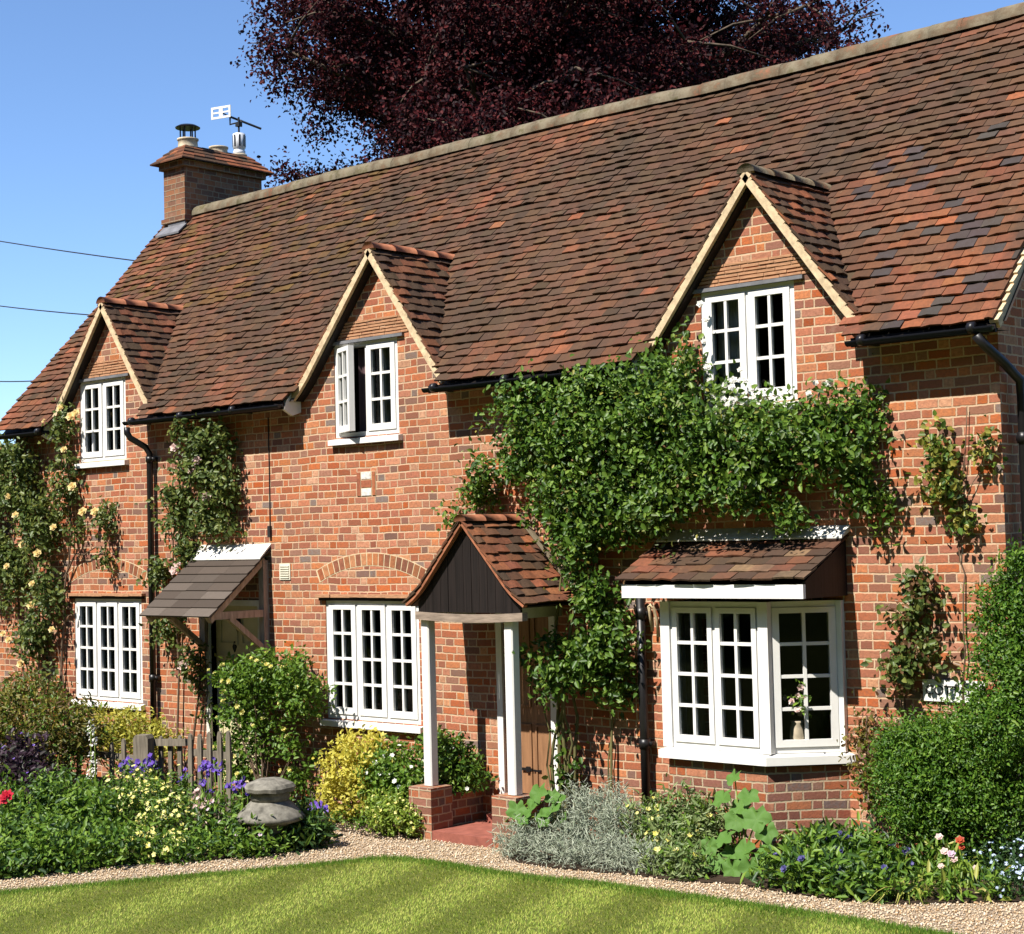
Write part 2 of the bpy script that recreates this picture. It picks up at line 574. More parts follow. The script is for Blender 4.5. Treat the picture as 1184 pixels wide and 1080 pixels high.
F_SKY = leaf_mat('pale_blue_petal', [(.45, .55, .78), (.55, .64, .80)], .3)
F_RED = leaf_mat('crimson_petal', [(.42, .012, .03), (.55, .02, .05), (.33, .01, .02)], .3)
F_RUST = leaf_mat('rust_petal', [(.40, .06, .03), (.50, .10, .04)], .3)


# ------------------------------------------------------------------ foliage
def unit(a):
    return a / np.maximum(np.linalg.norm(a, axis=-1, keepdims=True), 1e-9)


def leaf_geo(P, A, Nn, L, W, fold=.25, curl=.15):
    """one folded leaf per point: P base, A along, Nn normal-ish"""
    A = unit(A)
    B = unit(np.cross(Nn, A))
    Nn = np.cross(A, B)
    L = np.asarray(L).reshape(-1, 1); Wd = np.asarray(W).reshape(-1, 1)
    v0 = P
    a1 = P + A * L * .30 + B * Wd * .46 + Nn * Wd * fold
    a2 = P + A * L * .68 + B * Wd * .38 + Nn * (Wd * fold * .8 - L * curl * .5)
    v2 = P + A * L - Nn * L * curl
    b2 = P + A * L * .68 - B * Wd * .38 + Nn * (Wd * fold * .8 - L * curl * .5)
    b1 = P + A * L * .30 - B * Wd * .46 + Nn * Wd * fold
    n = len(P)
    V = np.stack([v0, a1, a2, v2, b2, b1], 1).reshape(-1, 3)
    i = np.arange(n)[:, None] * 6
    F = np.concatenate([i + np.array([[0, 3, 2, 1]]), i + np.array([[0, 5, 4, 3]])], 0)
    return V, F


def nz3(P, f, seed=0):
    return np.array([noise.noise(Vector((p[0] * f + seed, p[1] * f + 1.7 * seed, p[2] * f))) for p in P])


def blob_points(blobs, n, shell=.5, lump=.25, lf=4.0, gap=-.25, seed=0):
    """sprig centres in lumpy ellipsoids; returns points and outward normals"""
    vol = np.array([(b[1][0] * b[1][1] * b[1][2]) ** .67 * (b[2] if len(b) > 2 else 1) for b in blobs])
    cnt = np.maximum(1, (n * vol / vol.sum()).astype(int))
    PP, NN = [], []
    for b, k in zip(blobs, cnt):
        c = np.array(b[0]); r = np.array(b[1])
        k2 = int(k * 1.7) + 4
        d = unit(RNG.normal(size=(k2, 3)))
        q = shell + (1 - shell) * RNG.random((k2, 1)) ** .6
        P = c + d * r * q
        nv = nz3(P, lf, seed)
        P = c + d * r * q * (1 + lump * nv[:, None] * 1.6)
        keep = nz3(P, lf * 1.6, seed + 9) > gap
        P, d2 = P[keep][:k], unit(d / r)[keep][:k]
        PP.append(P); NN.append(d2)
    return np.concatenate(PP), np.concatenate(NN)


def sprigs(P, N, per=7, length=.16, leaf=.05, asp=.6, spread=.05, up=.35, face=(0, -.5, .6), out=.7, jitter=.6, droop=0., fold=.25, bound=None):
    n = len(P)
    ax = unit(N * out + np.array([0, 0, up]) + RNG.normal(size=(n, 3)) * .45)
    t = RNG.random((n, per, 1))
    pts = P[:, None, :] + ax[:, None, :] * (t - .35) * length + RNG.normal(size=(n, per, 3)) * spread
    A = ax[:, None, :] * .5 + RNG.normal(size=(n, per, 3)) * .8 + np.array([0, 0, -droop])
    nn = N[:, None, :] * .7 + np.array(face) + RNG.normal(size=(n, per, 3)) * jitter
    pts = pts.reshape(-1, 3); A = A.reshape(-1, 3); nn = nn.reshape(-1, 3)
    if bound is not None:
        k = bound(pts)
        pts, A, nn = pts[k], A[k], nn[k]
    m = len(pts)
    sz = leaf * (.65 + .7 * RNG.random(m))
    return leaf_geo(pts, A, nn, sz, sz * asp, fold)


def flower_geo(P, D, R, petals=6, layers=1, cup=.35):
    Vs, Fs = [], []
    base = 0
    for p, d, r in zip(P, D, R):
        d = np.array(d) / np.linalg.norm(d)
        x = np.cross(d, [.3, .2, .9]); x /= np.linalg.norm(x); y = np.cross(d, x)
        for l in range(layers):
            rr = r * (1 - .33 * l)
            ph = random.random() * 6
            for k in range(petals):
                a = ph + 2 * math.pi * k / petals; w = math.pi / petals * 1.15
                e = lambda t: x * math.cos(t) + y * math.sin(t)
                c_ = p + d * l * r * .12
                Vs += [c_, c_ + e(a - w) * rr * .75 + d * rr * cup * (.8 + l), c_ + e(a) * rr + d * rr * cup * (1 + l) * (.7 + .6 * random.random()), c_ + e(a + w) * rr * .75 + d * rr * cup * (.8 + l)]
                Fs += [(base, base + 1, base + 2), (base, base + 2, base + 3)]
                base += 4
    return np.array(Vs), np.array(Fs)


def wander(a, b, n=8, amp=.05):
    a, b = Vector(a), Vector(b)
    o = Vector((random.random() * 50, random.random() * 50, 0))
    out = []
    for i in range(n + 1):
        t = i / n
        w = math.sin(math.pi * t) ** .5
        q = noise.noise_vector(o + Vector((t * 2.2, 0, 0))) * amp * 2 * w
        out.append(a.lerp(b, t) + Vector((q.x, q.y * .5, q.z)))
    return out


def cat_geo(lst):
    Vs, Fs, b = [], [], 0
    for V, F in lst:
        Vs.append(V); Fs.append(F + b); b += len(V)
    return np.concatenate(Vs), np.concatenate(Fs)


def shrub(name, label, cat, blobs, mat, n=300, leaf=.045, asp=.55, per=7, length=.14, spread=.045, lump=.25, gap=-.25, lf=5.0,
          shell=.45, up=.4, face=(0, -.45, .65), flowers=None, stems=4, stem_mat=None, group=None, jitter=.6, out=.7, base=None, extra=None, droop=0., wall=True, bound=None, bumps=0):
    """a plant: Empty at its foot > foliage, stem, flowers"""
    cx = sum(b[0][0] for b in blobs) / len(blobs)
    cy = min(-.03, sum(b[0][1] for b in blobs) / len(blobs))
    if base is None: base = (cx, cy, gz(cx, cy))
    for _ in range(bumps):
        b = random.choice(blobs)
        d = Vector((random.gauss(0, 1), -abs(random.gauss(0, 1)), random.gauss(.5, 1))).normalized()
        f_ = random.uniform(.22, .42)
        rr = tuple(max(.05, q * f_) for q in b[1])
        blobs = blobs + [((b[0][0] + d.x * b[1][0] * .95, b[0][1] + d.y * b[1][1] * .9, b[0][2] + d.z * b[1][2] * .98), rr, .8)]
    root = empty(name, base, label, cat, group)
    P, N = blob_points(blobs, n, shell, lump, lf, gap, seed=len(bpy.data.objects) * .37)
    bd = (lambda q: (q[:, 1] < -.01) & (q[:, 2] > base[2] + .005)) if wall else None
    if bound is not None: bd = bound
    geo = [sprigs(P, N, per, length, leaf, asp, spread, up, face, out, jitter, droop, bound=bd)]
    V, F = cat_geo(geo)
    tri_mesh('foliage', V, F, mat, root)
    if extra:
        for en, em, frac, kw in extra:
            k = RNG.random(len(P)) < frac
            V, F = sprigs(P[k], N[k], **kw, bound=bd)
            tri_mesh(en, V, F, em, root)
    if stems:
        mb = MB()
        for _ in range(stems):
            b = random.choice(blobs)
            e = Vector(b[0]) + Vector((random.uniform(-.6, .6) * b[1][0], random.uniform(-.5, .5) * b[1][1], random.uniform(-.1, .7) * b[1][2]))
            s0 = Vector(base) + Vector((random.uniform(-.08, .08), random.uniform(-.05, .05), -.03))
            mb.tube(wander(s0, e, 6, .05), [.012 - .0012 * i for i in range(7)], 5)
        mb.build('stem', stem_mat or M_BROWNSTEM, root, True)
    if flowers:
        for fl in flowers:
            fm, cnt, r = fl[:3]
            kw = fl[3] if len(fl) > 3 else {}
            top = kw.get('top', -9)
            ok = np.where((P[:, 2] > top) & ((N * np.array([.5, -.7, .6])).sum(1) > .15))[0]
            if len(ok) == 0: continue
            idx = RNG.choice(ok, size=min(cnt, len(ok)), replace=len(ok) < cnt)
            D = N[idx] * .8 + np.array([.2, -.5, .5])
            FP = P[idx] + unit(D) * kw.get('lift', .05) + RNG.normal(size=(len(idx), 3)) * .02
            V, F = flower_geo(FP, D, r * (.7 + .6 * RNG.random(len(idx))), kw.get('petals', 6), kw.get('layers', 1), kw.get('cup', .35))
            o = tri_mesh('blossom', V, F, fm, root)
            o['kind'] = 'stuff'
    return root


def E3(px, py, y, rx, ry, rz, w=1):
    p = at(px, py, y)
    return ((p.x, p.y, p.z), (rx, ry, rz), w)


def EG(px, py, dy, rx, ry, rz, w=1):
    p = gnd(px, py)
    return ((p.x, p.y + dy, gz(p.x) + rz * .55), (rx, ry, rz), w)


def bloom(root, name, mat, p, r, layers=3, petals=6, d=(.4, -.8, .45)):
    V, F = flower_geo([np.array(p)], [np.array(d)], [r], petals, layers, .3)
    return tri_mesh(name, V, F, mat, root)


# ------------------------------------------------------------------ ground, gravel, lawn, soil
def ground_sheet():
    xs = [-400, -150, -60] + [x * .75 - 30 for x in range(0, 61)] + [20, 60, 150, 400]
    ys = [-400, -150, -60, -30] + [-20 + y * 1.0 for y in range(0, 25)] + [10, 30, 80, 200, 400]
    mb = MB()
    idx = {}
    for i, x in enumerate(xs):
        for j, y in enumerate(ys):
            idx[i, j] = len(mb.v)
            mb.v.append((x, y, gz(x, y) - .012))
    for i in range(len(xs) - 1):
        for j in range(len(ys) - 1):
            mb.f.append((idx[i, j], idx[i + 1, j], idx[i + 1, j + 1], idx[i, j + 1])); mb.c.append(None)
    return mb


def inpoly(x, y, poly):
    r = False
    n = len(poly)
    for i in range(n):
        x0, y0 = poly[i]; x1, y1 = poly[(i + 1) % n]
        if (y0 > y) != (y1 > y) and x < (x1 - x0) * (y - y0) / (y1 - y0) + x0: r = not r
    return r


def inpoly_np(X, Y, poly):
    r = np.zeros(len(X), bool)
    n = len(poly)
    for i in range(n):
        x0, y0 = poly[i]; x1, y1 = poly[(i + 1) % n]
        if y0 == y1: continue
        r ^= ((y0 > Y) != (y1 > Y)) & (X < (x1 - x0) * (Y - y0) / (y1 - y0) + x0)
    return r


def sheet(name, poly, lift, mat, kind='structure'):
    """flat polygon cut into small pieces that follow the ground"""
    import bmesh
    bm = bmesh.new()
    vs = [bm.verts.new((x, y, 0)) for x, y in poly]
    f = bm.faces.new(vs)
    if f.normal.z < 0: f.normal_flip()
    x0, x1 = min(p[0] for p in poly), max(p[0] for p in poly)
    n = int((x1 - x0) / .5)
    for i in range(1, n):
        x = x0 + (x1 - x0) * i / n
        bmesh.ops.bisect_plane(bm, geom=bm.verts[:] + bm.edges[:] + bm.faces[:], plane_co=(x, 0, 0), plane_no=(1, 0, 0))
    for v in bm.verts: v.co.z = gz(v.co.x, v.co.y) + lift
    bm.normal_update()
    for f in bm.faces:
        if f.normal.z < 0: f.normal_flip()
    me = bpy.data.meshes.new(name)
    bm.to_mesh(me); bm.free()
    me.materials.append(mat)
    o = bpy.data.objects.new(name, me)
    C.objects.link(o)
    o['kind'] = kind
    return o


def g2(l):
    return [tuple(gnd(a, b)[:2]) for a, b in l]


M_GROUND = plain('rough_grass_ground', (.055, .075, .018), .95, .1, .4, 5, .5)
tag(ground_sheet().build('ground', M_GROUND, None, True), kind='structure')

LAWN_PX = [(-60, 1036), (0, 1032), (100, 1023), (190, 1015), (250, 1010), (310, 1005), (360, 1000), (400, 996), (425, 993), (445, 992), (470, 993), (500, 996), (540, 1002), (600, 1012),
           (700, 1022), (800, 1036), (900, 1050), (1000, 1065), (1090, 1080), (1200, 1102)]
lawn_edge = g2(LAWN_PX)
a, b = lawn_edge[0], lawn_edge[1]
far_l = (a[0] - (b[0] - a[0]) / math.hypot(b[0] - a[0], b[1] - a[1]) * 14, a[1] - (b[1] - a[1]) / math.hypot(b[0] - a[0], b[1] - a[1]) * 14)
LAWN = [far_l] + lawn_edge + [(-1.0, lawn_edge[-1][1] - .3), (8, -3), (8, -26), (-30, -26)]

s = NT('mown_lawn')
pos = s.n('NewGeometry').outputs['Position']
n1 = s.noise(pos, 2.2, 5, .6)
n2 = s.noise(pos, 40, 4, .7)
c = s.ramp(n1, [(.3, (.065, .092, .016)), (.5, (.082, .11, .02)), (.7, (.11, .122, .03))])
c = s.mix(s.math('MULTIPLY', n2, .5), c, (.14, .12, .04))
s.base(c); s.rough(.9); s.spec(.1); s.bump(n2, .7, .02)
M_LAWN = s.m
sheet('lawn', LAWN, .004, M_LAWN)

s = NT('pea_gravel')
pos = s.n('NewGeometry').outputs['Position']
vo = s.n('TexVoronoi'); s.l(pos, vo.inputs['Vector']); vo.inputs['Scale'].default_value = 60
vd = s.n('TexVoronoi', feature='DISTANCE_TO_EDGE'); s.l(pos, vd.inputs['Vector']); vd.inputs['Scale'].default_value = 60
sc_ = s.n('SeparateColor'); s.l(vo.outputs['Color'], sc_.inputs[0])
c = s.ramp(sc_.outputs[0], [(0, (.38, .24, .13)), (.3, (.50, .36, .22)), (.6, (.58, .46, .32)), (.85, (.33, .24, .17)), (1, (.66, .58, .46))])
mk = s.n('MapRange'); s.l(vd.outputs[0], mk.inputs[0]); mk.inputs[2].default_value = .12
c = s.mix(mk.outputs[0], (.16, .11, .07), c)
s.base(c); s.rough(.85); s.spec(.2); s.bump(mk.outputs[0], .9, .012)
M_GRAVEL = s.m

BEDL_PX = [(-80, 1024), (0, 1015), (60, 1010), (130, 1001), (200, 998), (270, 992), (340, 984), (376, 976), (384, 966), (374, 956)]
BEDR_PX = [(378, 958), (400, 962), (440, 970), (485, 972), (497, 966)]
BEDR2_PX = [(578, 985), (600, 998), (640, 1004), (740, 1013), (790, 1020), (850, 1022), (900, 1031), (960, 1040), (1040, 1046), (1120, 1044), (1184, 1043), (1260, 1046)]
bl = g2(BEDL_PX)
GRAVEL = [far_l, (far_l[0] - 3, far_l[1] + 2), (-20, -3), (-16, -.02), (-5.6, -.02), (-1, .0), (-.5, lawn_edge[-1][1] - .2)] + lawn_edge[::-1]
# the gravel runs under the bed edges, beds are laid on top of it
sheet('gravel_path', GRAVEL, -.003, M_GRAVEL)
sheet('flower_bed', [bl[0]] + bl[1:] + [(-12.2, -.01), (-19, -.01), (-19, -3)], .006, M_SOIL)
br = g2(BEDR_PX)
sheet('flower_bed', [(-12.2, -.012)] + br + [(-11.0, -.012)], .006, M_SOIL)
br2 = g2(BEDR2_PX)
sheet('flower_bed', [(-9.75, -.012), (-9.75, br2[0][1])] + br2 + [(-4.0, -.012)], .006, M_SOIL)


# loose pebbles on the path
def pebbles():
    poly = [p for p in GRAVEL]
    x0, x1, y0, y1 = -14.5, -4.2, -5.0, 0
    n = 60000
    X = RNG.uniform(x0, x1, n); Y = RNG.uniform(y0, y1, n)
    k = inpoly_np(X, Y, poly)
    for bd in ([bl[0]] + bl[1:] + [(-12.2, 0), (-19, 0), (-19, -3)], [(-9.75, 0), (-9.75, br2[0][1])] + br2 + [(-4, 0)], LAWN):
        k &= ~inpoly_np(X, Y, bd)
    k &= ~((X > -11.05) & (X < -9.8) & (Y > -.75))
    X, Y = X[k], Y[k]
    n = len(X)
    Z = np.array([gz(x, y) for x, y in zip(X, Y)])
    r = .006 + .008 * RNG.random((n, 1))
    dirs = np.array([[1, 0, 0], [-.5, .87, 0], [-.5, -.87, 0], [0, 0, .75], [.1, .1, -.6]])
    an = RNG.random(n) * 6.28
    ca, sa = np.cos(an), np.sin(an)
    V = np.zeros((n, 5, 3))
    j = 1 + RNG.normal(size=(n, 5, 1)) * .18
    D = dirs[None] * j
    V[:, :, 0] = D[:, :, 0] * ca[:, None] - D[:, :, 1] * sa[:, None]
    V[:, :, 1] = D[:, :, 0] * sa[:, None] + D[:, :, 1] * ca[:, None]
    V[:, :, 2] = D[:, :, 2]
    V *= r[:, None, :]
    V += np.stack([X, Y, Z + .003], 1)[:, None, :]
    f = np.array([[0, 1, 3], [1, 2, 3], [2, 0, 3], [1, 0, 4], [2, 1, 4], [0, 2, 4]])
    F = (np.arange(n)[:, None, None] * 5 + f[None]).reshape(-1, 3)
    mat = leaf_mat('pebble', [(.36, .23, .12), (.50, .36, .22), (.60, .47, .33), (.44, .33, .22), (.68, .60, .48)], 0.0, .8, .2)
    o = tri_mesh('loose_gravel', V.reshape(-1, 3), F, mat)
    tag(o, 'loose pale tan pea gravel scattered over the garden path', 'gravel', kind='stuff')


pebbles()


# mown grass: short blades, leaning to and fro in mower stripes
def lawn_blades():
    n = 340000
    X = RNG.uniform(-14.2, -2.2, n); Y = RNG.uniform(-7.3, -.6, n)
    k = inpoly_np(X, Y, LAWN)
    # only what lies before the camera's lower edge
    q = np.stack([X, Y, np.zeros(n)], 1) - np.array(CAM)
    z = q @ np.array(_fw)
    xx = 592 + FPX * (q @ np.array(_rt)) / z
    yy = 540 - FPX * (q @ np.array(_up)) / z
    k &= (xx > -60) & (xx < 1290) & (yy < 1190)
    X, Y = X[k], Y[k]
    n = len(X)
    Z = np.array([gz(x, y) for x, y in zip(X, Y)]) + .002
    # stripes run away from the viewer, a bit under a metre wide
    ang = rad(20)
    st = np.sin((X * math.cos(ang) + Y * math.sin(ang)) * math.pi / .52 + .4)
    st = np.clip(st * 1.5, -1, 1)
    lean = np.stack([math.sin(ang) * -st, math.cos(ang) * st, np.zeros(n)], 1) * .55
    A = lean + RNG.normal(size=(n, 3)) * .38
    A[:, 2] = .75 + .3 * RNG.random(n)
    L = .017 + .013 * RNG.random(n)
    B = unit(np.cross(A, RNG.normal(size=(n, 3))))
    P = np.stack([X, Y, Z], 1)
    A = unit(A)
    w = .0028 + .002 * RNG.random((n, 1))
    V = np.stack([P - B * w, P + B * w, P + A * L[:, None]], 1).reshape(-1, 3)
    F = np.arange(3 * n).reshape(-1, 3)
    tag(tri_mesh('lawn_grass', V, F, L_GRASS), 'short mown lawn grass striped by the mower', 'grass', kind='stuff')
    # the longer greener grass left along the edge
    pts = []
    for (x0, y0), (x1, y1) in zip(lawn_edge[:-1], lawn_edge[1:]):
        d = math.hypot(x1 - x0, y1 - y0)
        m = int(d * 1500)
        t = RNG.random(m)
        wd = np.abs(RNG.normal(size=m)) * .10
        nx, ny = (y1 - y0) / d, -(x1 - x0) / d
        pts.append(np.stack([x0 + (x1 - x0) * t + nx * wd, y0 + (y1 - y0) * t + ny * wd], 1))
    q = np.concatenate(pts)
    k = inpoly_np(q[:, 0], q[:, 1], LAWN)
    q = q[k]
    n = len(q)
    P = np.stack([q[:, 0], q[:, 1], [gz(a, b) for a, b in q]], 1)
    A = unit(np.stack([RNG.normal(size=n) * .4, RNG.normal(size=n) * .4, np.ones(n)], 1))
    B = unit(np.cross(A, RNG.normal(size=(n, 3))))
    L = .025 + .03 * RNG.random((n, 1))
    V = np.stack([P - B * .003, P + B * .003, P + A * L], 1).reshape(-1, 3)
    tag(tri_mesh('edge_grass', V, np.arange(3 * n).reshape(-1, 3), L_EDGE), 'longer bright green grass left uncut along the lawn edge', 'grass', kind='stuff')


lawn_blades()

# ------------------------------------------------------------------ the cottage
house = empty('brick_cottage', (-12, 0, 0), 'long red brick cottage with a tiled roof, three gabled dormers and white windows', 'house')
XL, XR = -18.75, -5.6            # gable ends
YE, ZE, KR = -.25, 4.12, 1.11    # eave line and roof slope
YR = 2.5
ZR = ZE + KR * (YR - YE)


def roofz(y):
    return ZE + KR * (y - YE)


ZW = roofz(0) - .06
# dormers: ridge x, ridge height, half widths left and right at z = 4.15
ZD0 = 4.15
DORM = [(-16.68, 5.54, 1.12, .98), (-12.12, 5.56, 1.20, 1.00), (-7.66, 5.58, 1.14, 1.06)]


def dz(d, x):
    """height of the dormer roof over x"""
    xd, zr, hl, hr = d
    return zr - (zr - ZD0) * ((xd - x) / hl if x < xd else (x - xd) / hr)


def wall_top(x):
    z = ZW
    for d in DORM:
        z = max(z, dz(d, x) - .05)
    return z


# openings: ground windows, dormer windows, bay, two doors
GWL = (-17.50, -16.15, .90, 2.085)
GWM = (-13.00, -11.655, .90, 2.085)
DWL = (-17.33, -16.40, 3.70, 4.655)
DWM = (-12.80, -11.87, 3.72, 4.665)
DWR = (-8.235, -7.32, 3.71, 4.665)
DOORL = (-14.88, -14.05, .1, 2.02)
DOORR = (-10.56, -9.98, .16, 2.10)
BAY = (-8.36, -7.02, .95, 2.12)
OPEN = [GWL, GWM, DWL, DWM, DWR, DOORL, DOORR, BAY]


def front_wall():
    mb = MB()
    xs = {XL, XR}
    for o in OPEN: xs |= {o[0], o[1]}
    for d in DORM:
        for hs, s_ in ((d[2], -1), (d[3], 1)):
            # kink where the dormer wall meets the eaves level
            xk = d[0] + s_ * hs * (d[1] - .05 - ZW) / (d[1] - ZD0)
            xs.add(xk)
        xs.add(d[0])
    xs = sorted(xs)
    for xa, xb in zip(xs[:-1], xs[1:]):
        if xb - xa < 1e-6: continue
        xm = (xa + xb) / 2
        ops = sorted([o for o in OPEN if o[0] < xm < o[1]], key=lambda o: o[2])
        z0 = -.3
        for o in ops:
            mb.face([(xa, 0, z0), (xb, 0, z0), (xb, 0, o[2]), (xa, 0, o[2])])
            z0 = o[3]
        mb.face([(xa, 0, z0), (xb, 0, z0), (xb, 0, wall_top(xb - 1e-5)), (xa, 0, wall_top(xa + 1e-5))])
    D = .14
    for x0, x1, z0, z1 in OPEN:
        mb.face([(x0, 0, z0), (x0, 0, z1), (x0, D, z1), (x0, D, z0)])
        mb.face([(x1, 0, z1), (x1, 0, z0), (x1, D, z0), (x1, D, z1)])
        mb.face([(x0, 0, z1), (x1, 0, z1), (x1, D, z1), (x0, D, z1)])
        mb.face([(x1, 0, z0), (x0, 0, z0), (x0, D, z0), (x1, D, z0)])
    # gable ends and back
    for x in (XL, XR):
        pts = [(x, 0, -.3), (x, 0, ZW), (x, YR, ZR - .08), (x, 2 * YR, ZW), (x, 2 * YR, -.3)]
        mb.face(pts if x == XL else pts[::-1])
    mb.face([(XR, 2 * YR, -.3), (XL, 2 * YR, -.3), (XL, 2 * YR, ZW), (XR, 2 * YR, ZW)])
    return mb


front_wall().build('brick_wall', M_BRICK, house)
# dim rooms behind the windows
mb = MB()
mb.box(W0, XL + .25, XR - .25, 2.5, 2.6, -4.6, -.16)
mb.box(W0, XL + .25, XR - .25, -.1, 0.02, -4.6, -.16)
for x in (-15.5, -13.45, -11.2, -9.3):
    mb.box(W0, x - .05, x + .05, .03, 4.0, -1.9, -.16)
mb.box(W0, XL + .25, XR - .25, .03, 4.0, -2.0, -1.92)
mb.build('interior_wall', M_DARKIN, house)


# a brick garden wall runs on to the left of the house
gw = empty('garden_wall', (-21.5, .2, 0), 'red brick garden wall carrying on from the left end of the cottage', 'wall')
mb = MB()
mb.box(W0, -22.5, XL - .004, -.3, 3.95, -.35, -.08)
mb.build('brickwork', M_BRICK, gw)
mb = MB()
mb.box(W0, -22.5, XL - .006, 3.95, 4.01, -.38, -.05)
mb.build('coping', M_TERRA, gw)


# ---- tiles
def tile_col(kind, x, s_, rnd):
    P = dict(dark=(.082, .050, .033), brown=(.130, .064, .038), redb=(.205, .078, .042), orange=(.29, .105, .050), blue=(.066, .055, .054), moss=(.125, .070, .027), pale=(.23, .145, .085))
    n1 = noise.noise(Vector((x * .55, s_ * .9, 3.1)))
    n2 = noise.noise(Vector((x * 1.6, s_ * 2.2, 8.3)))
    if kind == 'main':
        red = .04 + .42 * max(0, (x + 10.2) / 4.0) * max(0, 1.1 - s_ / 3.4) + (.24 if s_ < .5 else 0) + (.20 if s_ > 3.5 else 0) + max(0, (-15.3 - x)) * .12 + .34 * n1 + .22 * n2
        t = max(0, min(.999, red * .95 + random.gauss(.08, .16)))
        k = 'brown'
        stops = ((0, 'dark'), (.38, 'brown'), (.72, 'redb'), (1.0, 'orange'))
        for (ta, ka), (tb, kb) in zip(stops[:-1], stops[1:]):
            if ta <= t <= tb:
                f = (t - ta) / (tb - ta)
                P['mixed'] = tuple(p_ + (q_ - p_) * f for p_, q_ in zip(P[ka], P[kb]))
                k = 'mixed'
        if x > -8.4 and s_ < 2.4 and random.random() < .14 + .5 * n2: k = 'blue'
        if x < -13.5 and s_ > 1.8 and random.random() < .22 + .3 * n1: k = 'moss'
        if random.random() < .008: k = 'orange'
    elif kind == 'dormer':
        k = random.choices(['dark', 'brown', 'redb', 'orange'], [.4, .3, .25, .05])[0]
        if n1 > .15 and random.random() < .5: k = 'redb'
    elif kind == 'porch':
        k = random.choices(['dark', 'brown', 'redb', 'orange', 'pale'], [.2, .2, .3, .28, .02])[0]
    elif kind == 'bay':
        k = random.choices(['brown', 'redb', 'dark', 'pale'], [.45, .2, .28, .07])[0]
    c = P[k]
    v = .82 + .32 * rnd
    return tuple(min(1, q * v * (1 + random.uniform(-.06, .06))) for q in c)


def tiles(mb, O, U, S, N, u0, u1, L, kind, keep=None, gauge=.105, w=.168, t=.017, lift=.025, sag=None, x_of=None):
    O, U, S, N = map(Vector, (O, U, S, N))
    rows = int(round(L / gauge))
    g = L / rows
    for i in range(rows):
        s0 = i * g
        s1 = min(s0 + g * 1.7, L)
        off = (.5 * (i % 2) + random.uniform(-.12, .12)) * w
        k = int((u1 - u0) / w) + 2
        for j in range(-1, k):
            a = u0 + j * w + off
            b = a + w
            a, b = max(a, u0), min(b, u1)
            if b - a < .03: continue
            um = (a + b) / 2
            if keep and not keep(um, s0 + g * .35): continue
            ra = random.uniform(-.008, .008) + .018 * noise.noise(Vector((um * 1.1, i * .5, 4)))
            rb = ra + random.uniform(-.009, .009)
            h0 = lift + t + random.uniform(-.007, .007)
            h0b = h0 + random.uniform(-.005, .005)
            sg0 = sag(a, s0) if sag else 0
            sg1 = sag(b, s0) if sag else 0
            st0 = sag(a, s1) if sag else 0
            st1 = sag(b, s1) if sag else 0
            gp = .0015
            P = lambda u, s_, h: O + U * u + S * s_ + N * h
            mid_ = (a + b) / 2
            cm = random.uniform(-.002, .013)
            rm_ = (ra + rb) / 2 + random.uniform(-.009, .003)
            hm = (h0 + h0b) / 2 + cm
            sgm, stm = (sg0 + sg1) / 2, (st0 + st1) / 2
            col = tile_col(kind, (O + U * um).x if x_of is None else x_of(um), s0, random.random())
            for (ua, ea, ha, ga, ta), (ub, eb, hb, gb, tb) in (((a + gp, ra, h0, sg0, st0), (mid_, rm_, hm, sgm, stm)), ((mid_, rm_, hm, sgm, stm), (b - gp, rb, h0b, sg1, st1))):
                mb.hexa([P(ua, s0 + ea, ha - t + ga), P(ub, s0 + eb, hb - t + gb), P(ub, s1, tb), P(ua, s1, ta),
                         P(ua, s0 + ea, ha + ga), P(ub, s0 + eb, hb + gb), P(ub, s1, t * .8 + tb), P(ua, s1, t * .8 + ta)], col)
            continue
            wx = (O + U * um).x if x_of is None else x_of(um)
            mb.hexa(q, tile_col(kind, wx, s0, random.random()))


SL = Vector((0, 1, KR)).normalized()
NL = Vector((0, -KR, 1)).normalized()
LEN = (YR - YE) * math.sqrt(1 + KR * KR) - .02


def main_sag(u, s_):
    return .035 * noise.noise(Vector((u * .35, s_ * .45, 1.3))) + .014 * noise.noise(Vector((u * 1.3, s_ * 1.5, 7.3)))


def main_keep(u, s_):
    p = Vector((0, YE, ZE)) + SL * s_
    for d in DORM:
        if p.z < dz(d, u) - .09: return False
    return True


mb = MB()
tiles(mb, (0, YE, ZE), (1, 0, 0), SL, NL, XL - .08, XR + .10, LEN, 'main', main_keep, sag=main_sag)
roof = mb.build('tiled_roof', M_TILE, house)
# boarding under the tiles, and the back slope
mb = MB()
g = .12
xs = np.arange(XL - .02, XR + .04, g)
for x in xs:
    for i in range(int(LEN / g)):
        s0 = i * g + .06
        if not main_keep(x + g / 2, s0 - .1): continue
        p0 = Vector((0, YE, ZE)) + SL * s0 - NL * .06
        p1 = Vector((0, YE, ZE)) + SL * (s0 + g) - NL * .06
        mb.face([(x, p0.y, p0.z), (x + g, p0.y, p0.z), (x + g, p1.y, p1.z), (x, p1.y, p1.z)])
mb.face([(XR + .08, 2 * YR + .25, ZE), (XL - .05, 2 * YR + .25, ZE), (XL - .05, YR, ZR - .03), (XR + .08, YR, ZR - .03)])
mb.build('roof_boarding', M_DARKWOOD, roof)
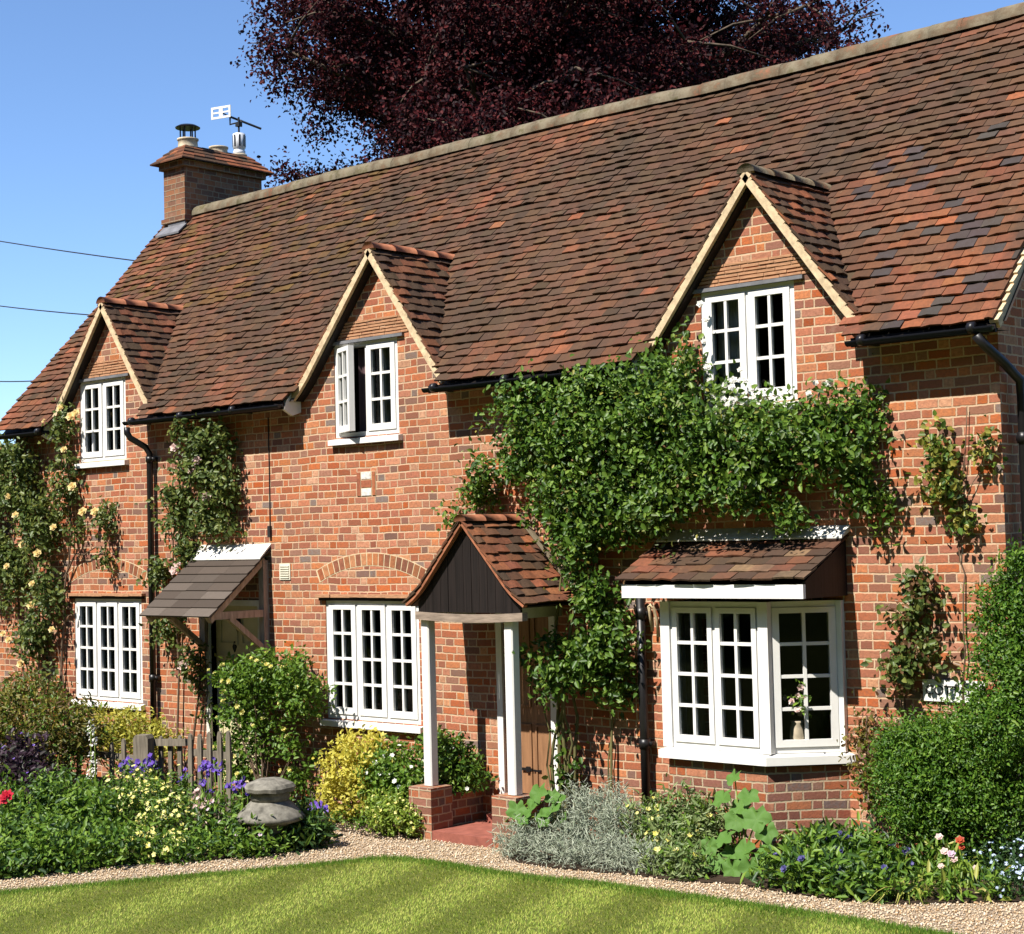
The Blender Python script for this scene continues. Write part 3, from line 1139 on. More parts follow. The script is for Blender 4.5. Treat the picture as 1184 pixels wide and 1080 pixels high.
# ridge tiles
CX1x = -18.2
mb = MB()
x = CX1x + .0
while x < XR + .08:
    x2 = min(x + .32, XR + .1)
    zc = ZR - .055 + main_sag(x, LEN)
    zc2 = ZR - .055 + main_sag(x2, LEN)
    jr = random.uniform(-.006, .006)
    ring = []
    for xx, zz, r in ((x, zc, .135 + jr), (x2 + .004, zc2, .131 + jr)):
        b = len(mb.v)
        for k in range(9):
            a = math.pi * (k / 8 * 1.1 - .05)
            mb.v.append((xx, YR - math.cos(a) * r * 1.12, zz + math.sin(a) * r * .95))
        ring.append(b)
    for k in range(8):
        mb.f.append((ring[0] + k, ring[1] + k, ring[1] + k + 1, ring[0] + k + 1)); mb.c.append(None)
    mb.f.append(tuple(ring[1] + k for k in range(9))); mb.c.append(None)
    mb.f.append(tuple(ring[0] + k for k in range(9))[::-1]); mb.c.append(None)
    # mortar joint
    x = x2
mb.build('ridge_tile', M_RIDGE, roof, True)
# mortar bed under the ridge tiles and the right-hand verge
mb = MB()
for i in range(int(LEN / .1)):
    s0 = i * .1
    p0 = Vector((XR + .095, YE, ZE)) + SL * s0 + NL * .010
    p1 = p0 + SL * .098 - NL * .018
    mb.bar(p0 - NL * .012, p1 - NL * .012, .07, .028, NL)
mb.bar(Vector((XR + .085, YE, ZE)) - NL * .045, Vector((XR + .085, YR, ZR)) - NL * .045, .075, .04, NL)
mb.build('verge_mortar', M_MORTAR, roof)

# ---- dormer roofs
for d in DORM:
    xd, zr, hl, hr = d
    mb = MB()
    vm = MB()
    uc = MB()
    YF = -.13
    for sgn, hw in ((-1, hl), (1, hr)):
        run = Vector((sgn * hw, 0, ZD0 - zr))
        Ld = run.length * 1.0
        S = -run.normalized()
        U = Vector((0, 1, 0))
        N = Vector((sgn * (zr - ZD0), 0, hw)).normalized()
        O = Vector((xd, 0, zr)) + run

        def keep(u, s_, O=O, S=S, U=U):
            p = O + S * s_ + U * u
            return p.z > roofz(p.y) - .05
        # slight bell-cast at the foot
        def dsag(u, s_, Ld=Ld, sgn=sgn):
            e = max(0, .3 - s_)
            return .35 * e * e + .012 * noise.noise(Vector((u * 2, s_ * 2, sgn * 3 + xd)))
        tiles(mb, O, U, S, N, YF, 1.6, Ld, 'dormer', keep, lift=.022, sag=dsag, x_of=lambda u: xd)
        # boarding
        for i in range(int(Ld / .1)):
            s0 = i * .1
            for j in range(17):
                u = YF + .03 + j * .1
                if not keep(u + .05, s0 + .05): continue
                P = lambda u_, s_: O + S * s_ + U * u_ + N * (dsag(u_, s_) - .012)
                vm_c = [P(u, s0), P(u + .1, s0), P(u + .1, s0 + .1), P(u, s0 + .1)]
                mb.face(vm_c if sgn < 0 else vm_c[::-1], (.03, .02, .015))
        # cream mortar verge: a wedge under every tile end
        nrow = int(round(Ld / .1))
        for i in range(nrow):
            s0 = i * Ld / nrow
            h = dsag(0, s0)
            jj = random.uniform(-.008, .008)
            p0 = O + S * (s0 + .002) + N * (h - .012) + U * (YF + .022 + jj * .5)
            p1 = O + S * (s0 + .104) + N * (dsag(0, s0 + .1) - .022) + U * (YF + .022 + jj * .5)
            vm.bar(p0, p1, .045, .034, N)
        a = [O + S * s_ + N * (dsag(0, s_) - .038) + U * (YF + .020) for s_ in (0.01, .12, .3, Ld)]
        for p, q in zip(a[:-1], a[1:]):
            vm.bar(p, q, .05, .052, N)
        # undercloak back to the wall
        a = [O + S * s_ + N * (dsag(0, s_) - .062) + U * (YF + .085) for s_ in (0.01, .12, .3, Ld)]
        for p, q in zip(a[:-1], a[1:]):
            uc.bar(p, q, .10, .03, N)
    dr = mb.build('dormer_roof', M_TILE, house)
    vm.box(Frame((xd, 0, zr)), -.045, .045, -.10, .012, -YF - .060, -YF - .004)
    vm.build('verge_mortar', M_MORTAR, dr)
    uc.build('undercloak', M_DARKWOOD, dr)
    # ridge of the dormer
    rm = MB()
    yb = (zr + .02 - ZE) / KR + YE
    y = YF - .005
    while y < yb + .12:
        y2 = min(y + .30, yb + .14)
        r = .085 + random.uniform(-.004, .004)
        rings = []
        for yy, rr in ((y, r), (y2, r * .97)):
            b = len(rm.v)
            for k in range(9):
                a = math.pi * (k / 8 * 1.0)
                rm.v.append((xd - math.cos(a) * rr * 1.05, yy, zr - .015 + math.sin(a) * rr * .9))
            rings.append(b)
        for k in range(8):
            rm.f.append((rings[0] + k, rings[0] + k + 1, rings[1] + k + 1, rings[1] + k)); rm.c.append(None)
        rm.f.append(tuple(rings[0] + k for k in range(9))); rm.c.append(None)
        rm.f.append(tuple(rings[1] + k for k in range(9))[::-1]); rm.c.append(None)
        y = y2
    rm.build('ridge_tile', M_RIDGE if d is DORM[2] else M_TERRA, dr, True)

# mortar pocket at the peak of each dormer is part of the verge; now creasing and lead above the dormer windows
for (x0, x1, z0, z1), ext in ((DWL, .06), (DWM, .08), (DWR, .06)):
    mb = MB()
    d = min(DORM, key=lambda q: abs(q[0] - (x0 + x1) / 2))
    nl = 6 if z1 > 4.66 else 5
    for i in range(6):
        za = z1 + .035 + i * .031
        xa = d[0] - d[2] * (d[1] - .10 - za) / (d[1] - ZD0)
        xb = d[0] + d[3] * (d[1] - .10 - za) / (d[1] - ZD0)
        x = max(xa, x0 - .20)
        xe = min(xb, x1 + .16)
        while x < xe:
            xq = min(x + random.uniform(.15, .24), xe)
            mb.box(W0, x + .002, xq - .002, za + random.uniform(-.002, .002), za + .019 + random.uniform(-.003, .003), -.02, .006 + random.uniform(0, .006))
            x = xq
    mb.build('tile_creasing', M_LINTEL, house)
    mb = MB()
    mb.box(W0, x0 - .13, x1 + .10, z1 - .004, z1 + .026, -.06, .035)
    mb.build('lead_drip', M_LEAD, house)


# ---- windows
def window(F, W, H, ncas, ncol, nrow, name='window', opened=None, sill=True, cw=None, curtain=None, stile=.062, outer=.045, bottom=.065):
    """F origin at lower left of the opening; mesh = fixed frame, children = casement, glass, sill, curtain"""
    mb = MB()
    o = outer
    mb.box(F, 0, o, 0, H, -.075, .0)
    mb.box(F, W - o, W, 0, H, -.075, .0)
    mb.box(F, o, W - o, H - o, H, -.075, .0)
    mb.box(F, o, W - o, 0, o, -.075, .0)
    cwid = (W - 2 * o - (ncas - 1) * .03) / ncas
    for i in range(1, ncas):
        u = o + i * cwid + (i - 1) * .03
        mb.box(F, u, u + .03, o, H - o, -.075, -.002)
    fr = mb.build(name, M_WHITE, house)
    for i in range(ncas):
        u0 = o + i * (cwid + .03) + .002
        u1 = u0 + cwid - .004
        v0, v1 = o + .002, H - o - .002
        Fc = F
        if opened is not None and i == 0:
            a = rad(opened)
            Fc = Frame(F.p(u0, 0, .012), F.U * math.cos(a) + F.N * math.sin(a), None)
            u1, u0 = u1 - u0, 0.0
        cs = MB()
        st, bt = stile, bottom
        cs.box(Fc, u0, u0 + st, v0, v1, -.045, .012)
        cs.box(Fc, u1 - st, u1, v0, v1, -.045, .012)
        cs.box(Fc, u0 + st, u1 - st, v1 - .045, v1, -.045, .012)
        cs.box(Fc, u0 + st, u1 - st, v0, v0 + bt, -.045, .012)
        pw = (u1 - u0 - 2 * st - (ncol - 1) * .026) / ncol
        ph = (v1 - v0 - .045 - bt - (nrow - 1) * .026) / nrow
        for c_ in range(1, ncol):
            uu = u0 + st + c_ * pw + (c_ - 1) * .026
            cs.box(Fc, uu, uu + .026, v0 + bt, v1 - .045, -.035, .008)
        for r_ in range(1, nrow):
            vv = v0 + bt + r_ * ph + (r_ - 1) * .026
            for c_ in range(ncol):
                uu = u0 + st + c_ * (pw + .026)
                cs.box(Fc, uu, uu + pw, vv, vv + .026, -.035, .006)
        co = cs.build('casement', M_WHITE, fr)
        if opened is not None and i == 0: co['label'] = 'white casement swung wide open'
        gm = MB()
        q = Fc.p
        gm.face([q(u0 + st, v0 + bt, -.018), q(u1 - st, v0 + bt, -.018), q(u1 - st, v1 - .05, -.018), q(u0 + st, v1 - .05, -.018)])
        gm.build('glass', M_GLASS, fr)
    if sill:
        sm = MB()
        p = F.p
        a0, a1 = -.045, W + .05
        sm.hexa([p(a0, -.075, -.07), p(a1, -.075, -.07), p(a1, -.075, .075), p(a0, -.075, .075),
                 p(a0, 0.0, -.07), p(a1, 0.0, -.07), p(a1, -.022, .075), p(a0, -.022, .075)])
        sm.build('sill', M_WHITE, fr)
    if curtain:
        for (c0, c1, mt, zlo) in curtain:
            cm = MB()
            n = 14
            P = []
            for k in range(n + 1):
                u = c0 + (c1 - c0) * k / n
                w = -.14 - .02 * math.sin(k * 2.3) - .01 * math.sin(k * 5.1)
                P.append((u, w))
            for (ua, wa), (ub, wb) in zip(P[:-1], P[1:]):
                cm.face([F.p(ua, zlo, wa), F.p(ub, zlo, wb), F.p(ub, H - .05, wb), F.p(ua, H - .05, wa)])
            cm.build('curtain', mt, fr, True)
    return fr


M_CURT_DIM = plain('olive_curtain', (.15, .14, .10), .9, .1, .2, 3, 0, (20, 20, .5))
M_CURT_MAUVE = plain('mauve_curtain', (.17, .11, .12), .9, .1, .2, 3, 0, (20, 20, .5))


def fw_(o, y=.012):
    return Frame((o[0], y, o[2])), o[1] - o[0], o[3] - o[2]


F, W, H = fw_(GWL)
window(F, W, H, 3, 2, 4, curtain=[(.05, .36, M_CURT_DIM, .05)])
F, W, H = fw_(GWM)
window(F, W, H, 3, 2, 4, curtain=[(.05, .30, M_CURT_DIM, .05)])
F, W, H = fw_(DWL)
window(F, W, H, 2, 2, 3, curtain=[(.08, .42, M_CURT_DIM, .05), (.66, .85, M_CURT_MAUVE, .05)])
F, W, H = fw_(DWM)
wm = window(F, W, H, 2, 2, 3, opened=24, curtain=[(.20, .40, M_CURT_MAUVE, .05), (.48, .64, M_CURTAIN, .05)])
wm['label'] = 'white window with its left casement open'
F, W, H = fw_(DWR)
window(F, W, H, 2, 2, 3, curtain=[(.06, .45, M_CURTAIN, .05)])


# lintel strips over the ground floor windows, flat brick arches above them
def lintel(o, ext=.09):
    x0, x1, z0, z1 = o
    mb = MB()
    x = x0 - ext
    while x < x1 + ext - .001:
        xq = min(x + random.uniform(.2, .3), x1 + ext)
        mb.box(W0, x, xq - .003, z1 + .030 + random.uniform(-.003, .003), z1 + .062, -.02, .055 + random.uniform(-.006, .006))
        x = xq
    mb.build('lintel_tile', M_LINTEL, house)
    mb = MB()
    mb.box(W0, x0 - ext + .02, x1 + ext - .03, z1 - .002, z1 + .026, -.05, .030)
    mb.build('timber_lintel', M_DARKWOOD, house)
    # segmental arch of bricks on edge
    cx = (x0 + x1) / 2
    hw = (x1 - x0) / 2 + .07
    rise = .16
    R = (hw * hw + rise * rise) / (2 * rise)
    zc = z1 + .20 - R + rise * .95
    half = math.asin(hw / R)
    n = 19
    mb = MB()
    mm = MB()
    for i in range(n):
        a = -half + 2 * half * (i + .5) / n
        da = half / n * .82
        pts = []
        for aa, rr in ((a - da, R), (a + da, R), (a + da, R + .115), (a - da, R + .115)):
            pts.append((cx + math.sin(aa) * rr, zc + math.cos(aa) * rr))
        col = random.choice(((.50, .19, .08), (.42, .135, .06), (.56, .25, .12), (.32, .12, .07)))
        v = random.uniform(.8, 1.1)
        mb.prism(W0, pts, -.01, .0045, tuple(q * v for q in col))
    pts = [(cx + math.sin(a) * (R - .010), zc + math.cos(a) * (R - .010)) for a in np.linspace(-half * 1.02, half * 1.02, 15)]
    pts += [(cx + math.sin(a) * (R + .125), zc + math.cos(a) * (R + .125)) for a in np.linspace(half * 1.02, -half * 1.02, 15)]
    mm.prism(W0, pts, -.02, .0018)
    ar = mm.build('brick_arch', M_MORTAR, house)
    mb.build('arch_brick', M_TILE, ar)


lintel(GWL)
lintel(GWM)

# ---- bay window
BX0, BX1, BD = -8.44, -6.96, .45
BXC = -8.355        # wall ends and depth
bz0, bz1 = .95, 2.12
c0, c1, c2, c3 = Vector((BX0, 0, 0)), Vector((BXC, -BD, 0)), Vector((BX1 - BD, -BD, 0)), Vector((BX1, 0, 0))
mb = MB()
for a, b in ((c0, c1), (c1, c2), (c2, c3)):
    mb.face([(a.x, a.y, -.3), (b.x, b.y, -.3), (b.x, b.y, bz0 - .10), (a.x, a.y, bz0 - .10)])
mb.face([(c.x, c.y, bz0 - .10) for c in (c0, c1, c2, c3)])
baybase = mb.build('bay_base', M_BRICK_DARK, house)


def bayF(a, b):
    U = (b - a)
    return Frame((a.x, a.y, bz0), U), U.length


mb = MB()
F, W = bayF(c0, c1)
mb.box(F, .03, W - .03, 0, bz1 - bz0, -.05, -.01)
mb.build('bay_side', M_WHITE, house)
for a, b, nc in ((c1, c2, 2), (c2, c3, 1)):
    F, W = bayF(a, b)
    # inset so that the three lights meet at the corner posts
    ins = .022
    Fi = Frame(F.p(ins, 0, -.01), F.U)
    kw = {}
    if nc == 2: kw['curtain'] = [(.06, .22, M_CURT_DIM, .05)]
    window(Fi, W - 2 * ins, bz1 - bz0, nc, 2, 4, name='bay_window', sill=False, stile=.044 if nc == 2 else .055, outer=.045, bottom=.055, **kw)
for c in (c1, c2):
    mb = MB()
    mb.box(Frame((c.x, c.y + .02, bz0)), -.045, .045, 0, bz1 - bz0, -.03, .03)
    mb.build('corner_post', M_WHITE, house)
for c, s_ in ((c0, 1), (c3, -1)):
    mb = MB()
    mb.box(Frame((c.x, c.y - .02, bz0)), min(0, s_ * .05), max(0, s_ * .05), 0, bz1 - bz0, -.02, .025)
    mb.build('wall_post', M_WHITE, house)
mb = MB()
e = .06
o0, o1, o2, o3 = Vector((BX0 - e, 0.0, 0)), Vector((BXC - e, -BD - e, 0)), Vector((BX1 - BD + e * .5, -BD - e, 0)), Vector((BX1 + e, 0.0, 0))
top = [Vector((p.x, p.y, bz0 - .004)) for p in (c0, c1, c2, c3)]
mid = [Vector((p.x, p.y, bz0 - .02)) for p in (o0, o1, o2, o3)]
bot = [Vector((p.x, p.y, bz0 - .085)) for p in (o0, o1, o2, o3)]
for i in range(3):
    mb.face([mid[i], mid[i + 1], top[i + 1], top[i]])
    mb.face([bot[i], bot[i + 1], mid[i + 1], mid[i]])
mb.face(bot[::-1])
mb.face(top)
mb.build('bay_sill', M_WHITE, house)
# a little of the room seen through the bay: jug of flowers on the sill board
mb = MB()
mb.prism(Frame((0, 0, bz0 + .062), (1, 0, 0), (0, 0, 1), (0, 1, 0)), [(BX0 + .12, -.02), (BXC + .06, -BD + .11), (BX1 - BD - .02, -BD + .11), (BX1 - .1, -.02)], -.02, .0)
mb.build('window_board', M_WHITE_OLD, house)
jug = empty('flower_jug', (-7.28, -.22, bz0 + .063), 'cream jug of pink and white flowers standing inside the bay window', 'vase')
mb = MB()
mb.lathe(jug.location, [(.045, 0), (.06, .05), (.055, .12), (.045, .16), (.05, .18)], 14)
mb.build('jug', M_CREAMPOT, jug, True)
P = np.array(jug.location) + RNG.normal(size=(14, 3)) * np.array([.09, .05, .07]) + np.array([0, 0, .30])
V, F_ = flower_geo(P, RNG.normal(size=(14, 3)) + np.array([0, -.8, .6]), [.03] * 14, 6, 2)
tri_mesh('blossom', V, F_, F_PINK, jug)
V, F_ = sprigs(P, unit(RNG.normal(size=(14, 3))), 4, .1, .05, .5, .03)
tri_mesh('foliage', V, F_, L_MID, jug)

# bay roof: tiled lean-to with white fascia, boarded dark cheek, pale flashing
RX0, RX1 = -8.67, -6.92
ry0, rz0, ry1, rz1 = -.66, 2.285, 0.0, 2.615
mb = MB()
S = Vector((0, ry1 - ry0, rz1 - rz0)); Lb = S.length
N = Vector((0, -(rz1 - rz0), ry1 - ry0))
tiles(mb, (0, ry0, rz0), (1, 0, 0), S.normalized(), N.normalized(), RX0 - .03, RX1 + .03, Lb, 'bay', gauge=.118, t=.015, lift=.014, w=.19)
bayroof = mb.build('bay_roof', M_TILE, house)
mb = MB()
mb.box(W0, RX0 + .02, RX1, 2.155, 2.262, .60, .635)
mb.build('fascia', M_WHITE, bayroof)
mb = MB()
Fy = Frame((0, 0, 0), (0, -1, 0), (1, 0, 0))
for x in (RX0 + .02, RX1 - .025):
    mb.prism(Frame((x, 0, 0), (0, -1, 0), (1, 0, 0)), [(0.002, 2.155), (.598, 2.155), (.598, 2.285), (.002, 2.585)], 0, .022)
mb.box(W0, RX0 + .045, RX1 - .03, 2.157, 2.175, .002, .598)
mb.build('roof_cheek', M_DARKWOOD, bayroof)
mb = MB()
F = Frame((0, 0, 0))
mb.hexa([(RX0, -.13, 2.60), (RX1 + .04, -.13, 2.60), (RX1 + .04, .0, 2.655), (RX0, .0, 2.655), (RX0, -.13, 2.612), (RX1 + .04, -.13, 2.612), (RX1 + .04, -.0, 2.70), (RX0, -.0, 2.70)])
mb.build('flashing', M_PALELEAD, bayroof)

# ---- gabled porch
PX0, PX1, PY = -10.97, -9.85, -.66
pcx = -10.33
pz_e, pz_r = 2.06, 2.83
mb = MB()
phw = .69
for sgn in (-1, 1):
    run = Vector((sgn * phw, 0, pz_e - pz_r))
    S = -run.normalized()
    N = Vector((sgn * (pz_r - pz_e), 0, phw)).normalized()
    O = Vector((pcx, 0, pz_r)) + run

    def psag(u, s_):
        e = max(0, .3 - s_)
        return .55 * e * e
    tiles(mb, O, (0, 1, 0), S, N, PY - .12, .0, run.length, 'porch', gauge=.102, sag=psag, lift=.018, x_of=lambda u: pcx)
porch = mb.build('porch_roof', M_TILE, house)
mb = MB()
dk = MB()
for sgn in (-1, 1):
    run = Vector((sgn * phw, 0, pz_e - pz_r)); S = -run.normalized(); N = Vector((sgn * (pz_r - pz_e), 0, phw)).normalized(); O = Vector((pcx, 0, pz_r)) + run
    a = [O + S * s_ + N * (.55 * max(0, .3 - s_) ** 2 - .016) for s_ in (0.0, .1, .2, .3, run.length)]
    for p, q in zip(a[:-1], a[1:]):
        mb.bar(p + Vector((0, PY - .08, 0)), q + Vector((0, PY - .08, 0)), .05, .022, N)
        dk.hexa([p + Vector((0, PY - .05, 0)), q + Vector((0, PY - .05, 0)), q + Vector((0, -.002, 0)), p + Vector((0, -.002, 0)),
                 p + Vector((0, PY - .05, 0)) - N * .02, q + Vector((0, PY - .05, 0)) - N * .02, q + Vector((0, -.002, 0)) - N * .02, p + Vector((0, -.002, 0)) - N * .02])
mb.build('verge_tile', M_TERRA, porch)
dk.build('porch_boarding', M_DARKWOOD, porch)
mb = MB()
y = PY - .12
for k in range(3):
    y2 = min(y + .27, -.01)
    r = .075
    rings = []
    for yy, rr in ((y, r), (y2, r * .97)):
        b = len(mb.v)
        for j in range(9):
            a = math.pi * j / 8
            mb.v.append((pcx - math.cos(a) * rr, yy, pz_r - .005 + math.sin(a) * rr * .8))
        rings.append(b)
    for j in range(8):
        mb.f.append((rings[0] + j, rings[0] + j + 1, rings[1] + j + 1, rings[1] + j)); mb.c.append(None)
    mb.f.append(tuple(rings[0] + j for j in range(9))); mb.c.append(None)
    mb.f.append(tuple(rings[1] + j for j in range(9))[::-1]); mb.c.append(None)
    y = y2
mb.build('ridge_tile', M_TERRA, porch, True)
# mortar fillet where the porch meets the wall
mb = MB()
for sgn in (-1, 1):
    a, b = Vector((pcx + sgn * .02, -.015, pz_r + .05)), Vector((pcx + sgn * (phw + .02), -.015, pz_e + .10))
    mb.bar(a, b, .03, .075, (0, -1, 0))
mb.build('mortar_fillet', M_RIDGE, porch)
# dark boarded gable with curved foot beam
mb = MB()
k = 13
xs = np.linspace(pcx - phw + .07, pcx + phw - .07, k + 1)
gz_ = lambda x: 2.79 - abs(x - pcx) * (.745 / (phw)) - .02
gz2 = lambda x: pz_r - (pz_r - pz_e) * abs(x - pcx) / phw - .03
for xa, xb in zip(xs[:-1], xs[1:]):
    wj = random.uniform(0, .004)
    mb.prism(W0, [(xa + .002, 2.02), (xb - .002, 2.02), (xb - .002, gz2(xb)), (xa + .002, gz2(xa))] if not (xa < pcx < xb) else
             [(xa + .002, 2.02), (xb - .002, 2.02), (xb - .002, gz2(xb)), (pcx, gz2(pcx)), (xa + .002, gz2(xa))], -PY + .012, -PY + .035 + wj)
mb.build('gable_boarding', M_DARKWOOD, porch)
mb = MB()
n = 10
poly = [(pcx - phw + .04 + (2 * phw - .08) * i / n, 1.955 - .022 * math.sin(math.pi * i / n)) for i in range(n + 1)]
poly += [(pcx + phw - .04 - (2 * phw - .08) * i / n, 2.025 - .02 * math.sin(math.pi * i / n)) for i in range(n + 1)]
for i in range(n):
    a, b, c, d_ = poly[i], poly[i + 1], poly[2 * n + 1 - i - 1], poly[2 * n + 1 - i]
    mb.prism(W0, [a, b, c, d_], -PY - .02, -PY + .05)
mb.build('porch_beam', M_BEAM, porch)
for x in (PX0, PX1 - .05):
    mb = MB()
    mb.box(W0, x + .005, x + .055, 1.965, 2.055, .0, -PY - .022)
    mb.build('side_plate', M_WHITE_OLD, porch)
for x in (PX0, PX1 - .10):
    mb = MB()
    Fp = Frame((x, PY, 0))
    # chamfered square post
    ch = .012
    pl = [(ch, 0), (.1 - ch, 0), (.1, ch), (.1, .1 - ch), (.1 - ch, .1), (ch, .1), (0, .1 - ch), (0, ch)]
    mb.prism(Frame((x, PY, 0), (1, 0, 0), (0, 0, 1), (0, 1, 0)), pl, .46, 1.965)
    mb.build('porch_post', M_WHITE, porch)
for x in (PX0, PX1 - .10):
    mb = MB()
    mb.box(W0, x - .09, x + .19, -.1, .455, -PY - .17, -PY + .10)
    mb.build('brick_pier', M_BRICK_DARK, porch)
for x in (PX0 + .0, PX1 - .11):
    mb = MB()
    mb.box(W0, x, x + .11, -.1, .36, .0, -PY - .172)
    mb.build('low_wall', M_BRICK_DARK, porch)
mb = MB()
mb.box(W0, PX0 + .195, PX1 - .195, -.1, .085, .002, -PY + .10)
mb.box(W0, PX0 + .30, PX1 - .112, .085, .16, .002, .16)
mb.build('porch_step', M_REDTILE, porch)
mq = gnd(553, 975)
mat_o = empty('door_mat', tuple(mq), 'flat black rubber mat lying on the gravel before the porch step', 'mat')
mb = MB()
Fm = Frame(mq)
mb.box(Fm, -.22, .24, .008, .032, -.10, .10)
for i in range(7):
    mb.box(Fm, -.19 + i * .06, -.16 + i * .06, .032, .037, -.085, .085)
mb.build('mat_pad', M_RUBBER, mat_o)


# ---- front doors
def door(o, mat, frame_mat, y=.07, name='front_door'):
    x0, x1, z0, z1 = o
    mb = MB()
    mb.box(W0, x0, x1, z0, z1, -y - .045, -y)
    for u0, u1, v0, v1 in ((.1, .46, .08, .42), (.54, .9, .08, .42), (.1, .46, .50, .72), (.54, .9, .50, .72), (.1, .46, .78, .94), (.54, .9, .78, .94)):
        xa, xb = x0 + (x1 - x0) * u0, x0 + (x1 - x0) * u1
        za, zb = z0 + (z1 - z0) * v0, z0 + (z1 - z0) * v1
        for A in ((xa, xb, za, za + .02), (xa, xb, zb - .02, zb), (xa, xa + .02, za + .02, zb - .02), (xb - .02, xb, za + .02, zb - .02)):
            mb.box(W0, *A, -y + .0005, -y + .014)
    d = mb.build(name, mat, house)
    fm = MB()
    fm.box(W0, x0 - .07, x0, z0, z1 + .06, -.10, .028)
    fm.box(W0, x1, x1 + .07, z0, z1 + .06, -.10, .028)
    fm.box(W0, x0, x1, z1, z1 + .06, -.10, .026)
    fm.build('door_frame', frame_mat, d)
    return d


dl = door(DOORL, M_CREAMDOOR, M_WHITE_OLD)
dl['label'] = 'pale cream panelled door with black knocker'
mb = MB()
p = at(277, 723, .06)
mb.tube([Vector((p.x + .035 * math.cos(a), .045, p.z + .06 * math.sin(a))) for a in np.linspace(0, 2 * math.pi, 15)], .012, 6)
mb.box(W0, p.x - .02, p.x + .02, p.z + .04, p.z + .09, -.07, -.03)
mb.build('door_knocker', M_BLACK, dl)
mb = MB()
p = at(271, 748, .06)
mb.prism(Frame((p.x, .068, p.z)), [(0, -.06), (.03, 0), (0, .06), (-.03, 0)], -.005, .012)
mb.build('keyhole_plate', M_BLACK, dl)
dr_ = door(DOORR, M_DOORWOOD, M_WHITE)
dr_['label'] = 'brown varnished wooden door in the gabled porch'
mb = MB()
p = at(616, 890, .06)
mb.box(W0, p.x - .13, p.x + .0, p.z - .012, p.z + .012, -.072, -.05)
mb.box(W0, p.x - .07, p.x - .02, p.z - .025, p.z + .025, -.068, -.045)
mb.box(W0, p.x + .01, p.x + .10, p.z - .016, p.z + .002, -.072, -.055)
mb.build('door_latch', M_BLACK, dr_)

# ---- shingled canopy over the left door
HX0, HX1, hy, hz0, hz1 = -15.03, -13.87, -.80, 1.93, 2.60
mb = MB()
S = Vector((0, -hy, hz1 - hz0)); Lh = S.length
N = Vector((0, -(hz1 - hz0), -hy)).normalized()
Sn = S.normalized()
rows = 8
for i in range(rows):
    s0 = i * Lh / rows
    s1 = min(s0 + Lh / rows * 1.5, Lh)
    x = HX0 - .02
    while x < HX1 + .02:
        xq = min(x + random.uniform(.28, .46), HX1 + .02)
        if xq > HX1 - .1: xq = HX1 + .02
        v = random.uniform(.75, 1.2)
        col = tuple(q * v for q in random.choice(((.095, .076, .062), (.115, .094, .078), (.078, .060, .048))))
        O = Vector((0, hy, hz0))
        Pp = lambda u, s_, h: O + Vector((u, 0, 0)) + Sn * s_ + N * h
        j0 = random.uniform(-.004, .004)
        hh = .028
        mb.hexa([Pp(x + .001, s0 + j0, hh - .018), Pp(xq - .001, s0 + j0, hh - .018), Pp(xq - .001, s1, 0), Pp(x + .001, s1, 0),
                 Pp(x + .001, s0 + j0, hh), Pp(xq - .001, s0 + j0, hh), Pp(xq - .001, s1, .01), Pp(x + .001, s1, .01)], col)
        x = xq
hood = mb.build('door_canopy', M_SHINGLE, house)
mb = MB()
mb.hexa([(HX0, -.15, hz1 - .105), (HX1 + .03, -.15, hz1 - .105), (HX1 + .03, 0, hz1 + .03), (HX0, 0, hz1 + .03),
         (HX0, -.15, hz1 - .09), (HX1 + .03, -.15, hz1 - .09), (HX1 + .03, 0, hz1 + .055), (HX0, 0, hz1 + .055)])
fl = mb.build('flashing', M_PALELEAD, hood)
fl.location.z += .02
for x, nm in ((HX0 + .05, 0), (HX1 - .10, 1)):
    mb = MB()
    mb.box(W0, x, x + .08, 1.52, hz1 - .10, 0, .07)                                     # wall post
    mb.box(W0, x + .006, x + .074, hz0 - .02, hz0 + .055, .07, -hy - .04)                # tie beam
    mb.bar(Vector((x + .04, hy + .035, hz0 - .025)), Vector((x + .04, -.04, hz1 - .085)), .076, .06, (1, 0, 0))   # rafter
    mb.bar(Vector((x + .04, -.50, hz0 - .01)), Vector((x + .04, -.035, 1.56)), .055, .06, (1, 0, 0))    # brace
    mb.build('canopy_bracket', M_GREYWOOD, hood)
mb = MB()
p0, p1 = Vector((0, hy + .04, hz0 + .006)), Vector((0, 0, hz1 - .004))
mb.face([(HX0 + .02, p0.y, p0.z), (HX1 - .02, p0.y, p0.z), (HX1 - .02, p1.y, p1.z), (HX0 + .02, p1.y, p1.z)])
mb.build('canopy_boarding', M_DARKWOOD, hood)


